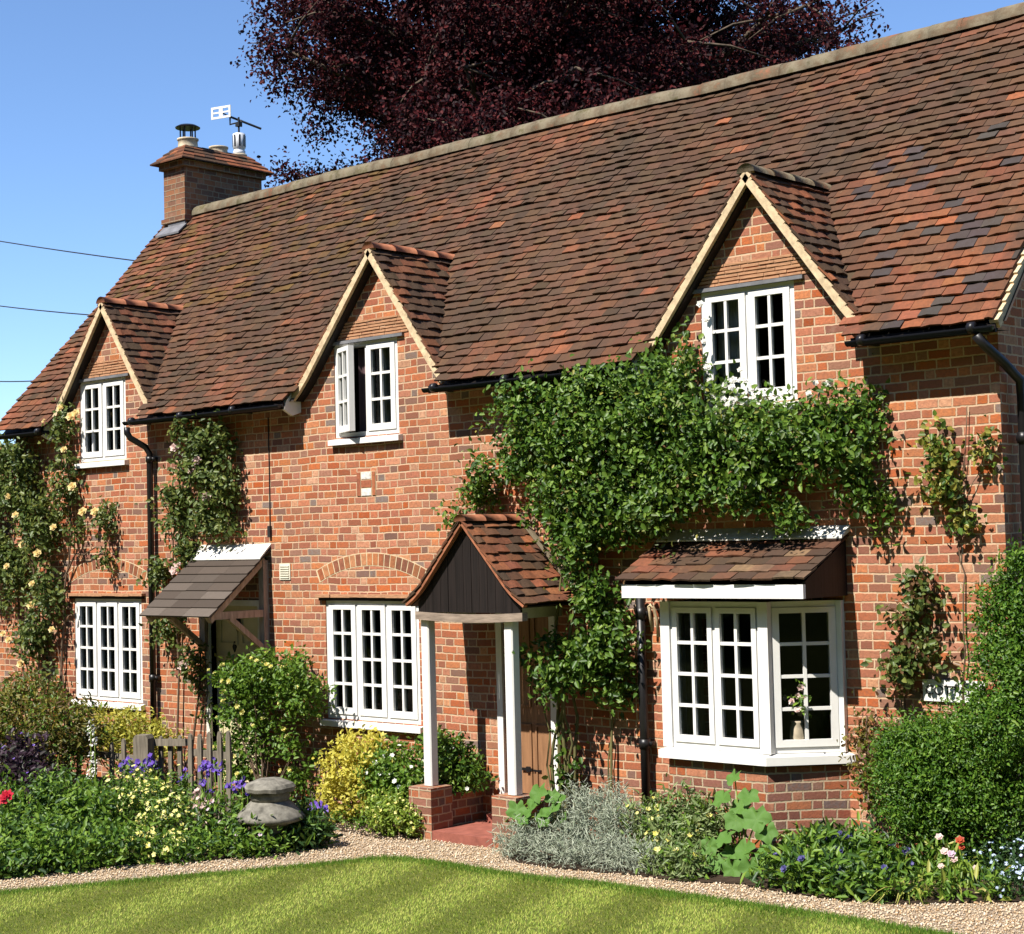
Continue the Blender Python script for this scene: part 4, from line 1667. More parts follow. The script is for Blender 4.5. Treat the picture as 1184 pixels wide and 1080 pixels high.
# ---- gutters and pipes
def gutter(x0, x1, z=4.085, y=-.292):
    mb = MB()
    n = 8
    for xa, xb in ((x0, x1),):
        ri = []
        for xx in (xa, xb):
            b = len(mb.v)
            for rr in (.040, .034):
                for k in range(n + 1):
                    a = math.pi + math.pi * k / n
                    mb.v.append((xx, y + math.cos(a) * rr, z + math.sin(a) * rr))
            ri.append(b)
        m_ = n + 1
        for k in range(n):
            mb.f.append((ri[0] + k, ri[0] + k + 1, ri[1] + k + 1, ri[1] + k)); mb.c.append(None)
            mb.f.append((ri[0] + m_ + k + 1, ri[0] + m_ + k, ri[1] + m_ + k, ri[1] + m_ + k + 1)); mb.c.append(None)
        for b in ri:
            for k in range(n):
                mb.f.append((b + k, b + k + 1, b + m_ + k + 1, b + m_ + k)); mb.c.append(None)
            mb.f.append(tuple(b + k for k in range(m_))); mb.c.append(None)
        for k in (0, n):
            mb.f.append((ri[0] + k, ri[1] + k, ri[1] + m_ + k, ri[0] + m_ + k)); mb.c.append(None)
    x = x0 + .1
    while x < x1:
        mb.box(W0, x, x + .03, z - .03, z + .015, .03, -y - .045)
        mb.tube([(x, y, z + .0), (x + .05, y, z + .0)], .043, 10)
        x += .9
    return mb.build('gutter', M_BLACK, house, True)


dl_, dm_, drr = DORM
edge = lambda d, s_: d[0] + s_ * (d[3] if s_ > 0 else d[2])
SEG = [(XL - .05, edge(dl_, -1) + .02), (edge(dl_, 1) - .30, edge(dm_, -1) + .0), (edge(dm_, 1) - .1, edge(drr, -1) + .0), (edge(drr, 1) - .08, XR + .1)]
for a, b in SEG: gutter(a, b)
# soffit board and rafter feet between the dormers
for a, b in SEG:
    mb = MB()
    mb.face([(a, -.235, 4.06), (b, -.235, 4.06), (b, -.002, 4.075), (a, -.002, 4.075)])
    mb.box(W0, a, b, 4.045, 4.115, .222, .24)
    mb.build('eaves_board', M_DARKWOOD, house)
# small cream boxed ends where the eaves stop at the dormers
for x in (SEG[0][1] - .03, SEG[1][1] - .03, SEG[2][1] - .03):
    mb = MB()
    mb.prism(Frame((x, 0, 0), (0, -1, 0), (1, 0, 0)), [(.002, 4.02), (.12, 3.98), (.23, 4.04), (.20, 4.13), (.002, 4.36)], 0, .035)
    mb.build('eaves_bracket', M_WHITE_OLD, house)


def pipe(pts, r, name='downpipe', collars=()):
    mb = MB()
    mb.tube(pts, r, 10)
    for p, a in collars:
        mb.tube([Vector(p) - Vector((0, 0, a)), Vector(p) + Vector((0, 0, a))], r * 1.28, 10)
        mb.box(Frame(p), -r * 1.6, r * 1.6, -.02, .02, -.07, .0)
    return mb.build(name, M_BLACK, house, True)


lx = at(181, 660).x
pipe([(lx - .10, -.30, 4.02), (lx - .10, -.30, 3.96), (lx - .08, -.27, 3.90), (lx - .02, -.11, 3.80), (lx, -.07, 3.72), (lx, -.07, .1)], .036, collars=[((lx, -.07, 3.66), .03), ((lx, -.07, 2.4), .04), ((lx, -.07, 1.2), .04)])
bx = at(744, 800, -.08).x
pipe([(bx, -.09, 2.15), (bx, -.08, .2)], .040, collars=[((bx, -.08, 2.0), .05), ((bx, -.08, .9), .04)])
mb = MB()
mb.tube([(bx + .10, -.06, 1.85), (bx + .10, -.09, 2.0), (bx + .105, -.11, 2.06), (bx + .12, -.11, 2.08), (bx + .14, -.09, 2.05), (bx + .14, -.05, 1.95), (bx + .14, -.03, 1.8)], .014, 8)
mb.build('overflow_pipe', M_MORTAR, house, True)
pipe([(XR - .02, -.30, 4.03), (XR + .02, -.24, 3.95), (XR + .05, -.02, 3.84), (XR + .10, .12, 3.72), (XR + .10, .14, 3.6), (XR + .10, .14, .3)], .036, collars=[((XR + .10, .14, 3.3), .04), ((XR + .10, .14, 1.9), .04)])
# telephone wire clipped down the wall, its junction box
mb = MB()
tx = at(312, 560).x
mb.tube([(tx, -.008, 4.0), (tx + .004, -.008, 3.4), (tx, -.008, 2.86)], .006, 6)
mb.box(Frame((tx, 0, 2.80)), -.02, .02, -.06, .06, 0, .03)
mb.build('wall_wire', M_CABLE, house)
# air grille beside the canopy
p = at(330, 661)
mb = MB()
mb.box(Frame((p.x, 0, p.z)), -.085, .085, -.085, .085, -.02, .010)
for i in range(6):
    mb.box(Frame((p.x, 0, p.z)), -.07, .07, -.068 + i * .024, -.056 + i * .024, .010, .018)
mb.build('air_grille', plain('cream_grille', (.66, .62, .50), .6, .3, .1, 10), house)
# small bricked-up panel: two pale glazed bricks and one red between upright bricks
p = at(424, 559)
Fq = Frame((p.x, 0, p.z))
mb = MB()
mb.box(Fq, -.14, .135, -.125, .12, -.02, .004)
pan = mb.build('brick_panel', M_MORTAR, house)
for bx in ((-.07, .07, .045, .115, M_PALE, 'glazed_brick'), (-.07, .07, -.12, -.05, M_PALE, 'glazed_brick'), (-.135, -.085, -.12, .115, M_TILE, 'upright_brick'), (.085, .13, -.12, .115, M_TILE, 'upright_brick'), (-.075, .075, -.038, .033, M_TILE, 'red_brick')):
    mb = MB()
    mb.box(Fq, *bx[:4], .004, .009, random.choice(((.40, .13, .07), (.45, .15, .07))))
    mb.build(bx[5], bx[4], pan)

# ---- chimney
CX0, CX1, CY0, CY1 = -18.68, -18.22, 2.26, 3.58
mb = MB()
Fc = Frame((0, 0, 0))
mb.box(Fc, CX0, CX1, 6.3, 7.80, -CY1, -CY0)
mb.box(Fc, CX0 - .03, CX1 + .03, 7.02, 7.085, -CY1 - .03, -CY0 + .03)
mb.box(Fc, CX0 - .045, CX1 + .045, 7.75, 7.84, -CY1 - .045, -CY0 + .045)
chim = mb.build('chimney', M_BRICK_CHIM, house)
mb = MB()
# tiled skirt, three courses stepping inwards
for i in range(4):
    e = .13 - i * .062
    z = 7.845 + i * .062
    t_ = .05
    a = [(CX0 - e, CY0 - e), (CX1 + e, CY0 - e), (CX1 + e, CY1 + e), (CX0 - e, CY1 + e)]
    e2 = e - .07
    b = [(CX0 - e2, CY0 - e2), (CX1 + e2, CY0 - e2), (CX1 + e2, CY1 + e2), (CX0 - e2, CY1 + e2)]
    for k in range(4):
        k2 = (k + 1) % 4
        n = 8 if k % 2 else 3
        for j in range(n):
            t0, t1 = j / n, (j + 1) / n
            l2 = lambda p, q, t: (p[0] + (q[0] - p[0]) * t, p[1] + (q[1] - p[1]) * t)
            A, B, Cc, Dd = l2(a[k], a[k2], t0), l2(a[k], a[k2], t1), l2(b[k], b[k2], t1), l2(b[k], b[k2], t0)
            col = tile_col('porch', 0, 0, random.random())
            zz = z + random.uniform(-.004, .004)
            mb.hexa([(*A, zz - .018), (*B, zz - .018), (*Cc, zz + t_ - .018), (*Dd, zz + t_ - .018), (*A, zz), (*B, zz), (*Cc, zz + t_), (*Dd, zz + t_)], col)
mb.box(Fc, CX0 + .12, CX1 - .12, 7.84, 8.072, -CY1 + .12, -CY0 - .12, (.30, .2, .13))
mb.build('chimney_cap', M_TILE, chim)
ccx = (CX0 + CX1) / 2
pots = []
for yy, r, h in ((2.50, .135, .13), (3.02, .125, .10), (3.38, .10, .05)):
    mb = MB()
    mb.lathe((ccx, yy, 8.06), [(r * 1.05, 0), (r, .02), (r * .97, h - .03), (r * 1.08, h - .02), (r * 1.08, h), (r * .8, h), (r * .78, h - .05)], 18)
    mb.build('chimney_pot', M_CREAMPOT, chim, True)
mb = MB()
for k in range(6):
    a = k * math.pi / 3
    q = Vector((ccx + .10 * math.cos(a), 2.50 + .10 * math.sin(a), 8.18))
    mb.tube([q, q + Vector((0, 0, .17))], .010, 6)
mb.lathe((ccx, 2.50, 8.335), [(.165, 0), (.17, .012), (.12, .04), (.02, .055)], 18)
mb.build('chimney_cowl', M_BLACK, chim)
mb = MB()
mb.lathe((ccx, 3.38, 8.10), [(.085, 0), (.085, .06), (.075, .07), (.075, .09), (.088, .10), (.088, .30), (.07, .31)], 16)
mb.build('flue_cowl', M_STEEL, chim, True)
mb = MB()
for k in range(8):
    a = k * math.pi / 4 + .2
    mb.box(Frame((ccx + .0885 * math.cos(a), 3.38 + .0885 * math.sin(a), 8.22), (-math.sin(a), math.cos(a), 0), (math.cos(a), math.sin(a), 0)), -.012, .012, 0, .16, 0, .004)
mb.build('cowl_slot', M_BLACK, chim)
mb = MB()
mb.box(Fc, CX0 + .10, CX1 + .012, 6.80, 7.015, -CY0 + .001, -CY0 + .014)
zf = roofz(CY0) + .05
mb.hexa([(CX0, CY0 - .014, zf), (CX1 + .05, CY0 - .014, zf), (CX1 + .05, CY0 - .15, zf - .13), (CX0, CY0 - .15, zf - .13), (CX0, CY0 - .014, zf + .02), (CX1 + .05, CY0 - .014, zf + .02), (CX1 + .05, CY0 - .15, zf - .105), (CX0, CY0 - .15, zf - .105)])
mb.build('flashing', M_LEAD, chim)

# TV aerial on the stack
mast = Vector((ccx, 3.38, 8.40))
tv = empty('tv_aerial', mast, 'white panel television aerial with a black boom above the chimney', 'aerial')
mt = at(273, 142, 3.55)
mb = MB()
mb.tube([mast, mast + Vector((0, 0, .24))], .014, 8)
mb.box(Frame(mast + Vector((0, 0, .14))), -.04, .04, -.03, .03, -.03, .03)
mb.build('mast', M_CABLE, tv)
pa, pb = at(266, 135, 3.33), at(302, 149, 3.73)
mb = MB()
mb.tube([pa, pb], .017, 6)
q1, q2 = at(266, 144, 3.33), mast + Vector((0, 0, .17))
mb.tube([pa, q1, q2, at(279, 146, 3.43), at(279, 139, 3.45)], .013, 6)
mb.build('boom', M_CABLE, tv)
c_ = at(255.5, 130, 3.25)
Fa = Frame(c_, (.93, .36, .03))
mb = MB()
for v0, v1 in ((-.085, -.055), (-.012, .012), (.055, .085)):
    mb.box(Fa, -.155, .155, v0, v1, -.006, .006)
for u0 in (-.155, -.03, .125):
    mb.box(Fa, u0, u0 + (.03 if u0 != -.03 else .06), -.0851, .0851, -.0065, .0065)
mb.build('reflector', M_WHITE, tv)
mb = MB()
mb.tube([c_, pa], .010, 6)
mb.build('boom', M_CABLE, tv)

# house name plate on the wall by the right-hand shrub
p0, p1 = at(1070, 797, -.02), at(1136, 797, -.02)
sg = empty('name_sign', (p0.x, -.02, p0.z), 'small white house name sign half hidden by leaves on the right wall', 'sign')
mb = MB()
mb.box(Frame((p0.x, 0, p0.z)), -.02, p1.x - p0.x + .02, -.085, .075, .002, .022)
mb.build('sign_board', M_WHITE, sg)
cu = bpy.data.curves.new('lettering', 'FONT')
cu.body = 'COTTAGE'
cu.size = .105
cu.extrude = .002
tmp = bpy.data.objects.new('lettering', cu)
C.objects.link(tmp)
dg = bpy.context.evaluated_depsgraph_get()
me = bpy.data.meshes.new_from_object(tmp.evaluated_get(dg))
bpy.data.objects.remove(tmp)
me.materials.clear(); me.materials.append(M_LETTER)
lo = bpy.data.objects.new('lettering', me)
C.objects.link(lo)
lo.parent = sg
lo.rotation_euler = (math.pi / 2, 0, 0)
wtxt = max(v.co.x for v in me.vertices)
k = (p1.x - p0.x) / wtxt
lo.scale = (k, k, 1)
lo.location = (0, -.0045, -.035)

# overhead wires coming in from the left
for (xa, ya, xb, yb, lab) in ((-30, 268, 165, 300, 'uppermost of three overhead wires at the left edge of the sky'), (-30, 344, 108, 362, 'middle of three overhead wires at the left, behind the gable peak'),
                              (-30, 434, 42, 438, 'lowest of three overhead wires, nearest the left eaves')):
    a, b = at(xa, ya, 9.0), at(xb, yb, 7.0)
    d = b - a
    mb = MB()
    pts = []
    for i in range(13):
        t = -1.2 + 2.4 * i / 12
        q = a + d * t
        q.z -= .12 * (1 - (t * .8) ** 2)
        pts.append(q)
    mb.tube(pts, .013, 5)
    tag(mb.build('overhead_wire', M_CABLE), lab, 'wire', 'overhead wires')


# ------------------------------------------------------------------ copper beech behind the roof
def beech():
    bx_, by_ = -23.6, 16.0
    root = empty('copper_beech', (bx_, by_, gz(bx_)), 'tall dark purple copper beech towering behind the tiled roof', 'tree')
    mb = MB()
    trunk = [(bx_, by_, 0), (bx_ + .1, by_, 4), (bx_ - .1, by_, 7.5), (bx_ + .05, by_, 10), (bx_ + .2, by_, 12.5), (bx_, by_, 14.5), (bx_, by_, 16.5)]
    mb.tube(trunk, [.75, .6, .5, .42, .32, .2, .05], 10)
    tips = []
    rnd = random.Random(5)
    for i in range(70):
        z = 7.4 + 8.2 * i / 70
        a = i * 2.4 + rnd.uniform(-.4, .4)
        Lb_ = 7.0 * math.sqrt(max(.06, 1 - ((z + 1.2 - 10.2) / 6.6) ** 2)) * rnd.uniform(.6, 1.0)
        st = Vector((bx_ + .1, by_, z))
        en = st + Vector((math.cos(a) * Lb_, math.sin(a) * Lb_, rnd.uniform(.6, 3.4)))
        pts = wander(st, en, 7, .5)
        for k in range(len(pts)): pts[k].z -= .055 * Lb_ * (k / 7) ** 3
        mb.tube(pts, [.17 * (1 - .85 * k / 7) for k in range(8)], 6)
        for k in range(3, 8):
            tips.append((pts[k], .4 + .35 * rnd.random()))
            for q in range(3):
                e2 = pts[k] + Vector((rnd.uniform(-1.4, 1.4), rnd.uniform(-1.4, 1.4), rnd.uniform(-.7, .9)))
                mb.tube([pts[k], pts[k].lerp(e2, .5) + Vector((0, 0, .1)), e2], [.035, .022, .01], 4)
                tips.append((e2, .4 + .4 * rnd.random()))
    mb.build('trunk', M_BARK, root, True)
    P, N, PX = [], [], []
    for c, r in tips:
        k = int(50 * (r / .7) ** 2)
        d = unit(RNG.normal(size=(k, 3)))
        q = np.array(c) + d * np.array([1.05, 1.05, .55]) * r * RNG.random((k, 1)) ** .45
        P.append(q); N.append(d)
    P = np.concatenate(P); N = np.concatenate(N)
    kp = (nz3(P, .85, 3) > -.20) & (((P[:, 0] - bx_) / 7.9) ** 2 + ((P[:, 1] - by_) / 7.9) ** 2 + ((P[:, 2] - 9.9) / 6.8) ** 2 < 1 + .35 * nz3(P, .5, 7))
    P, N = P[kp], N[kp]
    V, F = sprigs(P, N, 10, .42, .088, .7, .12, -.1, (0, -.4, .7), .5, .6)
    tri_mesh('crown', V, F, L_BEECH, root)


beech()

# ------------------------------------------------------------------ climbers on the wall
def climber(name, label, blobs, mat, n, stems, leaf=.05, flowers=(), bloomers=(), per=7, base=None, gap=-.2, lump=.3, asp=.62, smat=None, length=.15, spread=.05, extra=None, droop=.25):
    base = base or stems[0][0]
    root = shrub(name, label, 'climbing plant', blobs, mat, n, leaf, asp, per, length, spread, lump, gap, 4.0, .25, .2, (.1, -.8, .45), None, 0, None, None, .55, .5,
                 base=(base[0], min(base[1], -.05), gz(base[0])), extra=extra, droop=droop)
    mb = MB()
    for st in stems:
        a = Vector(st[0])
        pts = [a]
        for q in st[1:-1]:
            pts += wander(pts[-1], q, 5, .04)[1:]
        n_ = len(pts)
        r0 = st[-1]
        mb.tube(pts, [r0 * (1 - .6 * i / max(1, n_ - 1)) for i in range(n_)], 6)
    mb.build('stem', smat or M_BROWNSTEM, root, True)
    for (fm, lst, r) in bloomers:
        for (px, py, y) in lst:
            bloom(root, 'flower', fm, at(px, py, y), r * random.uniform(.8, 1.2))
    return root


def A(px, py, y=-.06):
    return tuple(at(px, py, y))


def G(px, py, y):
    q = at(px, py, y)
    return (q.x, q.y, gz(q.x) - .03)


# far left rose with yellow blooms
B = [E3(-10, 545, -.2, .3, .18, .3), E3(-15, 640, -.2, .3, .18, .4), E3(20, 560, -.2, .35, .18, .5), E3(45, 600, -.2, .33, .18, .5), E3(10, 660, -.2, .35, .18, .5), E3(50, 690, -.2, .25, .15, .45), E3(72, 500, -.15, .13, .1, .33), E3(75, 560, -.15, .18, .13, .35),
     E3(35, 740, -.2, .22, .15, .35), E3(15, 530, -.25, .35, .18, .2), E3(85, 620, -.12, .10, .08, .2, .6), E3(122, 605, -.1, .13, .08, .20), E3(112, 588, -.1, .12, .08, .12), E3(126, 640, -.08, .09, .06, .16), E3(-25, 600, -.2, .3, .2, .8), E3(60, 790, -.2, .2, .1, .2, .5)]
climber('climbing_rose', 'tall climbing rose with yellow blooms at the far left of the wall', B, L_ROSE2, 1400,
        [(G(52, 850, -.1), A(50, 750), A(30, 600), A(60, 500), .022), (G(60, 860, -.1), A(72, 740), A(80, 650), A(75, 480), .02), (G(45, 850, -.12), A(25, 760), A(15, 620), .018),
         (A(60, 700), A(85, 645), A(110, 633), A(124, 640), .014), (A(75, 800), A(60, 720), .01)],
        leaf=.062, asp=.62, bloomers=[(F_CREAM, [(70, 472, -.25), (82, 482, -.2), (88, 478, -.2), (52, 488, -.2), (74, 520, -.25), (84, 563, -.22), (96, 592, -.2), (110, 592, -.22), (10, 574, -.35), (26, 630, -.35), (37, 675, -.35), (36, 700, -.35),
                                      (8, 655, -.4), (60, 728, -.3), (10, 740, -.35), (24, 768, -.35), (4, 733, -.35), (44, 640, -.3), (18, 596, -.35), (62, 610, -.3)], .055)], gap=-.12)
# rose by the left downpipe
B = [E3(225, 540, -.15, .33, .12, .35), E3(255, 545, -.15, .22, .1, .32), E3(205, 590, -.14, .26, .1, .32), E3(240, 600, -.12, .24, .09, .28), E3(268, 590, -.1, .12, .07, .22), E3(215, 640, -.12, .18, .1, .18), E3(240, 505, -.22, .3, .1, .12), E3(185, 665, -.12, .11, .08, .2),
     E3(215, 500, -.25, .2, .08, .1, .6), E3(190, 730, -.12, .10, .08, .22), E3(225, 770, -.12, .13, .08, .22), E3(235, 815, -.12, .10, .06, .16, .7), E3(205, 700, -.08, .06, .05, .2)]
climber('climbing_rose', 'loose climbing rose with pale pink blooms above the shingled door canopy', B, L_ROSE2, 720,
        [(G(215, 870, -.1), A(232, 780), A(225, 640), A(210, 560), .016), (G(205, 870, -.1), A(205, 740), A(200, 620), A(235, 510), .014), (A(225, 660), A(245, 620), A(265, 560), .01), (G(230, 880, -.15), A(240, 800), A(240, 690), .012)],
        leaf=.06, bloomers=[(F_PINK, [(202, 518, -.25), (228, 533, -.22), (239, 575, -.2), (205, 654, -.2), (202, 660, -.2), (212, 770, -.2), (222, 545, -.2)], .06)], gap=-.02, lump=.35)
# the great climber between porch and right dormer
B = [E3(610, 480, -.28, .38, .22, .32), E3(660, 510, -.30, .50, .26, .42), E3(720, 500, -.32, .50, .28, .42), E3(780, 490, -.32, .48, .28, .40), E3(840, 520, -.3, .50, .26, .36), E3(900, 520, -.28, .45, .24, .34), E3(960, 510, -.25, .36, .20, .26),
     E3(700, 570, -.3, .45, .24, .28), E3(770, 570, -.32, .45, .26, .26), E3(850, 560, -.3, .42, .24, .24), E3(740, 440, -.3, .42, .18, .20), E3(690, 450, -.28, .38, .18, .18), E3(800, 440, -.18, .24, .12, .20), E3(880, 480, -.18, .42, .14, .12),
     E3(975, 470, -.12, .28, .12, .14), E3(1002, 500, -.1, .08, .07, .32), E3(1000, 570, -.1, .12, .08, .20), E3(985, 560, -.1, .12, .08, .16), E3(1018, 600, -.08, .06, .06, .14), E3(910, 590, -.25, .22, .18, .14),
     E3(560, 570, -.14, .28, .12, .14), E3(530, 600, -.1, .18, .08, .14, .7), E3(575, 540, -.16, .22, .12, .16), E3(640, 560, -.22, .25, .16, .25), E3(670, 630, -.25, .24, .2, .28), E3(690, 690, -.22, .26, .18, .30), E3(660, 600, -.2, .2, .16, .2),
     E3(792, 400, -.08, .11, .06, .26, .35), E3(765, 428, -.12, .18, .08, .13, .7), E3(735, 600, -.25, .34, .2, .2), E3(690, 610, -.25, .3, .2, .24), E3(640, 590, -.2, .22, .14, .22), E3(615, 530, -.25, .3, .18, .22), E3(560, 600, -.1, .16, .08, .1, .6), E3(1024, 585, -.08, .06, .06, .16), E3(1003, 460, -.1, .06, .05, .12), E3(840, 455, -.12, .2, .08, .10)]
B = [(c_, tuple(q * .93 for q in r_), w_) for c_, r_, w_ in B]
big = climber('climbing_rose', 'huge dark green climbing rose spreading over the wall between porch and bay window', B, L_ROSE, 2500,
              [(G(648, 960, -.2), A(645, 830, -.2), A(640, 740, -.2), A(655, 620, -.15), .022), (G(655, 960, -.2), A(652, 800, -.22), A(665, 700, -.2), A(700, 560, -.15), .022), (G(662, 955, -.15), A(668, 830, -.12), A(660, 720, -.1), A(740, 520, -.1), .018),
               (G(705, 960, -.1), A(708, 830), A(700, 700), A(800, 560, -.1), .014), (G(640, 960, -.3), A(635, 860, -.25), A(620, 780, -.3), .01), (A(760, 560, -.1), A(900, 520, -.1), A(1000, 500), A(1000, 440), .014)],
              leaf=.056, asp=.62, gap=-.06, lump=.52, smat=M_GREENSTEM,
              bloomers=[(F_WHITE, [(788, 435, -.2), (789, 446, -.2), (783, 430, -.2), (810, 352, -.1), (816, 370, -.1), (814, 395, -.1), (818, 425, -.12), (820, 440, -.12), (812, 448, -.12), (848, 440, -.15), (856, 428, -.1), (861, 440, -.14), (870, 450, -.15), (838, 455, -.16), (880, 455, -.16),
                                   (852, 462, -.2), (866, 466, -.2), (892, 462, -.18), (905, 456, -.16), (943, 443, -.14), (935, 455, -.14), (958, 444, -.14), (842, 468, -.2), (830, 470, -.2), (846, 448, -.18), (854, 452, -.2), (862, 456, -.2), (872, 460, -.2), (858, 468, -.22), (846, 462, -.22), (836, 462, -.2), (884, 464, -.2), (898, 462, -.2), (868, 446, -.14), (856, 440, -.14), (838, 446, -.14), (826, 458, -.16), (850, 472, -.24), (876, 470, -.22)], .032)],
              extra=[('pale_foliage', L_BUSH, .42, dict(per=8, length=.17, leaf=.052, asp=.6, spread=.05, up=.3, out=.9, face=(.1, -.8, .45))), ('young_foliage', L_VINE, .05, dict(per=7, length=.42, leaf=.04, asp=.5, spread=.03, up=.5, out=1.2)), ('trailing_foliage', L_ROSE2, .07, dict(per=8, length=.45, leaf=.045, asp=.55, spread=.035, up=-.1, out=1.1, droop=.4)), ('dry_foliage', L_DRY, .06, dict(per=4, length=.2, leaf=.045, asp=.5, spread=.06))])
# the branchy lower part beside the porch door
B = [E3(690, 770, -.2, .32, .16, .22), E3(655, 760, -.3, .22, .16, .16), E3(620, 755, -.4, .16, .1, .08, .6), E3(640, 785, -.35, .2, .14, .12, .7), E3(705, 740, -.2, .22, .16, .22), E3(715, 800, -.14, .16, .1, .14, .7), E3(655, 880, -.2, .08, .08, .28, .5), E3(625, 800, -.4, .12, .1, .08, .4)]
climber('climbing_rose', 'young rambling rose with bare cane stems beside the porch door', B, L_ROSE, 430,
        [(G(645, 965, -.22), A(640, 860, -.22), A(650, 790, -.22), A(690, 740, -.2), .018), (G(652, 965, -.2), A(662, 860, -.2), A(650, 790, -.3), A(620, 760, -.4), .016), (G(700, 960, -.1), A(706, 860), A(712, 790), .010)],
        leaf=.06, asp=.58, gap=-.1, smat=M_GREENSTEM)
# right vine with yellow young leaves
B = [E3(1075, 515, -.1, .10, .06, .14), E3(1090, 540, -.1, .13, .07, .12), E3(1080, 560, -.1, .1, .06, .12), E3(1100, 575, -.1, .1, .06, .14), E3(1130, 540, -.08, .08, .06, .14), E3(1120, 480, -.06, .05, .04, .10, .6), E3(1108, 600, -.1, .08, .06, .12), E3(1122, 630, -.08, .06, .05, .08), E3(1140, 515, -.08, .06, .05, .12), E3(1125, 500, -.06, .06, .04, .06, .6)]
climber('climbing_vine', 'thin climbing vine with yellow young leaves near the right corner of the wall', B, L_VINE, 130,
        [(G(1112, 960, -.05), A(1113, 800, -.03), A(1114, 680, -.03), A(1108, 600, -.03), A(1118, 470, -.03), .009), (A(1110, 620, -.03), A(1085, 560, -.03), A(1076, 500, -.03), .006), (A(1112, 590, -.03), A(1136, 530, -.03), .006)],
        leaf=.05, asp=.75, gap=-.05, per=6, spread=.035, extra=[('dark_foliage', L_ROSE, .6, dict(per=4, length=.12, leaf=.048, asp=.7, spread=.05, droop=.3))])
B = [E3(1060, 680, -.1, .08, .06, .14), E3(1050, 720, -.1, .09, .06, .14), E3(1062, 745, -.1, .12, .07, .14), E3(1045, 765, -.12, .12, .07, .14), E3(1070, 700, -.08, .06, .05, .12), E3(1090, 690, -.06, .05, .04, .1, .5), E3(1035, 775, -.12, .1, .06, .12), E3(1098, 775, -.1, .06, .04, .07, .5)]
climber('climbing_vine', 'straggling dark climber with dry leaves beside the house name sign', B, L_ROSE2, 130,
        [(G(1040, 960, -.06), A(1046, 800, -.03), A(1058, 700, -.03), A(1062, 660, -.03), .008), (A(1055, 740, -.03), A(1085, 690, -.03), .005)], leaf=.055, asp=.7, gap=-.2, per=6,
        extra=[('dry_foliage', L_DRY, .5, dict(per=5, length=.14, leaf=.05, asp=.6, spread=.06, droop=.4))])

# ------------------------------------------------------------------ shrubs and borders
# right: big clipped shrub, and the looser one in front of it
B = [E3(1186, 800, -.35, .38, .30, .55), E3(1190, 720, -.30, .36, .28, .45), E3(1200, 860, -.4, .5, .34, .5), E3(1160, 870, -.4, .36, .30, .42), E3(1215, 760, -.3, .4, .3, .6), E3(1176, 742, -.28, .23, .22, .33), E3(1150, 930, -.42, .4, .28, .3), E3(1185, 690, -.25, .22, .2, .25)]
shrub('clipped_shrub', 'tall dense clipped green shrub at the right edge of the picture', 'shrub', B, L_HEDGE, 4200, leaf=.028, asp=.55, per=8, length=.13, spread=.030, lump=.22, gap=-.26, shell=.55, lf=5.5, bumps=26, extra=[('young_foliage', L_BUSH, .045, dict(per=9, length=.38, leaf=.03, asp=.5, spread=.02, up=.6, out=1.1)), ('pale_foliage', L_BUSH, .25, dict(per=6, length=.12, leaf=.034, asp=.6, spread=.03, up=.6))])
B = [E3(1070, 872, -.42, .28, .26, .28), E3(1085, 900, -.46, .38, .28, .30), E3(1052, 900, -.42, .26, .24, .28), E3(1112, 850, -.40, .26, .22, .22), E3(1068, 940, -.48, .33, .24, .20), E3(1110, 930, -.5, .30, .24, .24), E3(1042, 872, -.34, .15, .16, .18)]
shrub('round_shrub', 'rounded feathery green shrub below the name sign, left of the tall shrub', 'shrub', B, L_HEDGE, 2800, leaf=.032, asp=.42, per=8, length=.17, spread=.035, lump=.30, gap=-.22, shell=.5, lf=5, bumps=26,
      extra=[('young_foliage', L_BUSH, .045, dict(per=9, length=.38, leaf=.03, asp=.5, spread=.02, up=.6, out=1.1)), ('pale_foliage', L_BUSH, .25, dict(per=6, length=.13, leaf=.036, asp=.5, spread=.03, up=.6)), ('broad_foliage', L_HOLLY, .006, dict(per=3, length=.1, leaf=.10, asp=.7, spread=.04))])
B = [E3(1003, 880, -.2, .1, .1, .2), E3(1000, 840, -.15, .08, .08, .14), E3(1012, 910, -.25, .12, .1, .15)]
shrub('dry_shrub', 'thin bronze twiggy plant against the wall right of the bay window', 'plant', B, L_OLIVE, 110, leaf=.04, per=6, gap=-.1, extra=[('dry_foliage', L_DRY, .6, dict(per=4, length=.12, leaf=.04, asp=.5, spread=.05))])

# silver santolina in front of the porch
B = [E3(605, 975, -.95, .20, .20, .15), E3(650, 970, -.85, .26, .24, .20), E3(690, 965, -.78, .28, .26, .24), E3(670, 945, -.65, .28, .22, .22), E3(720, 965, -.7, .22, .22, .22), E3(705, 940, -.55, .24, .2, .2)] + [EG(x, y, .14, .2, .16, .13) for x, y in ((592, 995), (625, 1001), (660, 1005), (695, 1008), (725, 1011))]
shrub('silver_shrub', 'low silvery grey mounded shrub at the gravel edge by the porch', 'shrub', B, L_SILVER, 1500, leaf=.055, asp=.12, per=9, length=.12, spread=.022, lump=.22, gap=-.4, shell=.6, lf=7, up=.9, out=.9, jitter=.9)
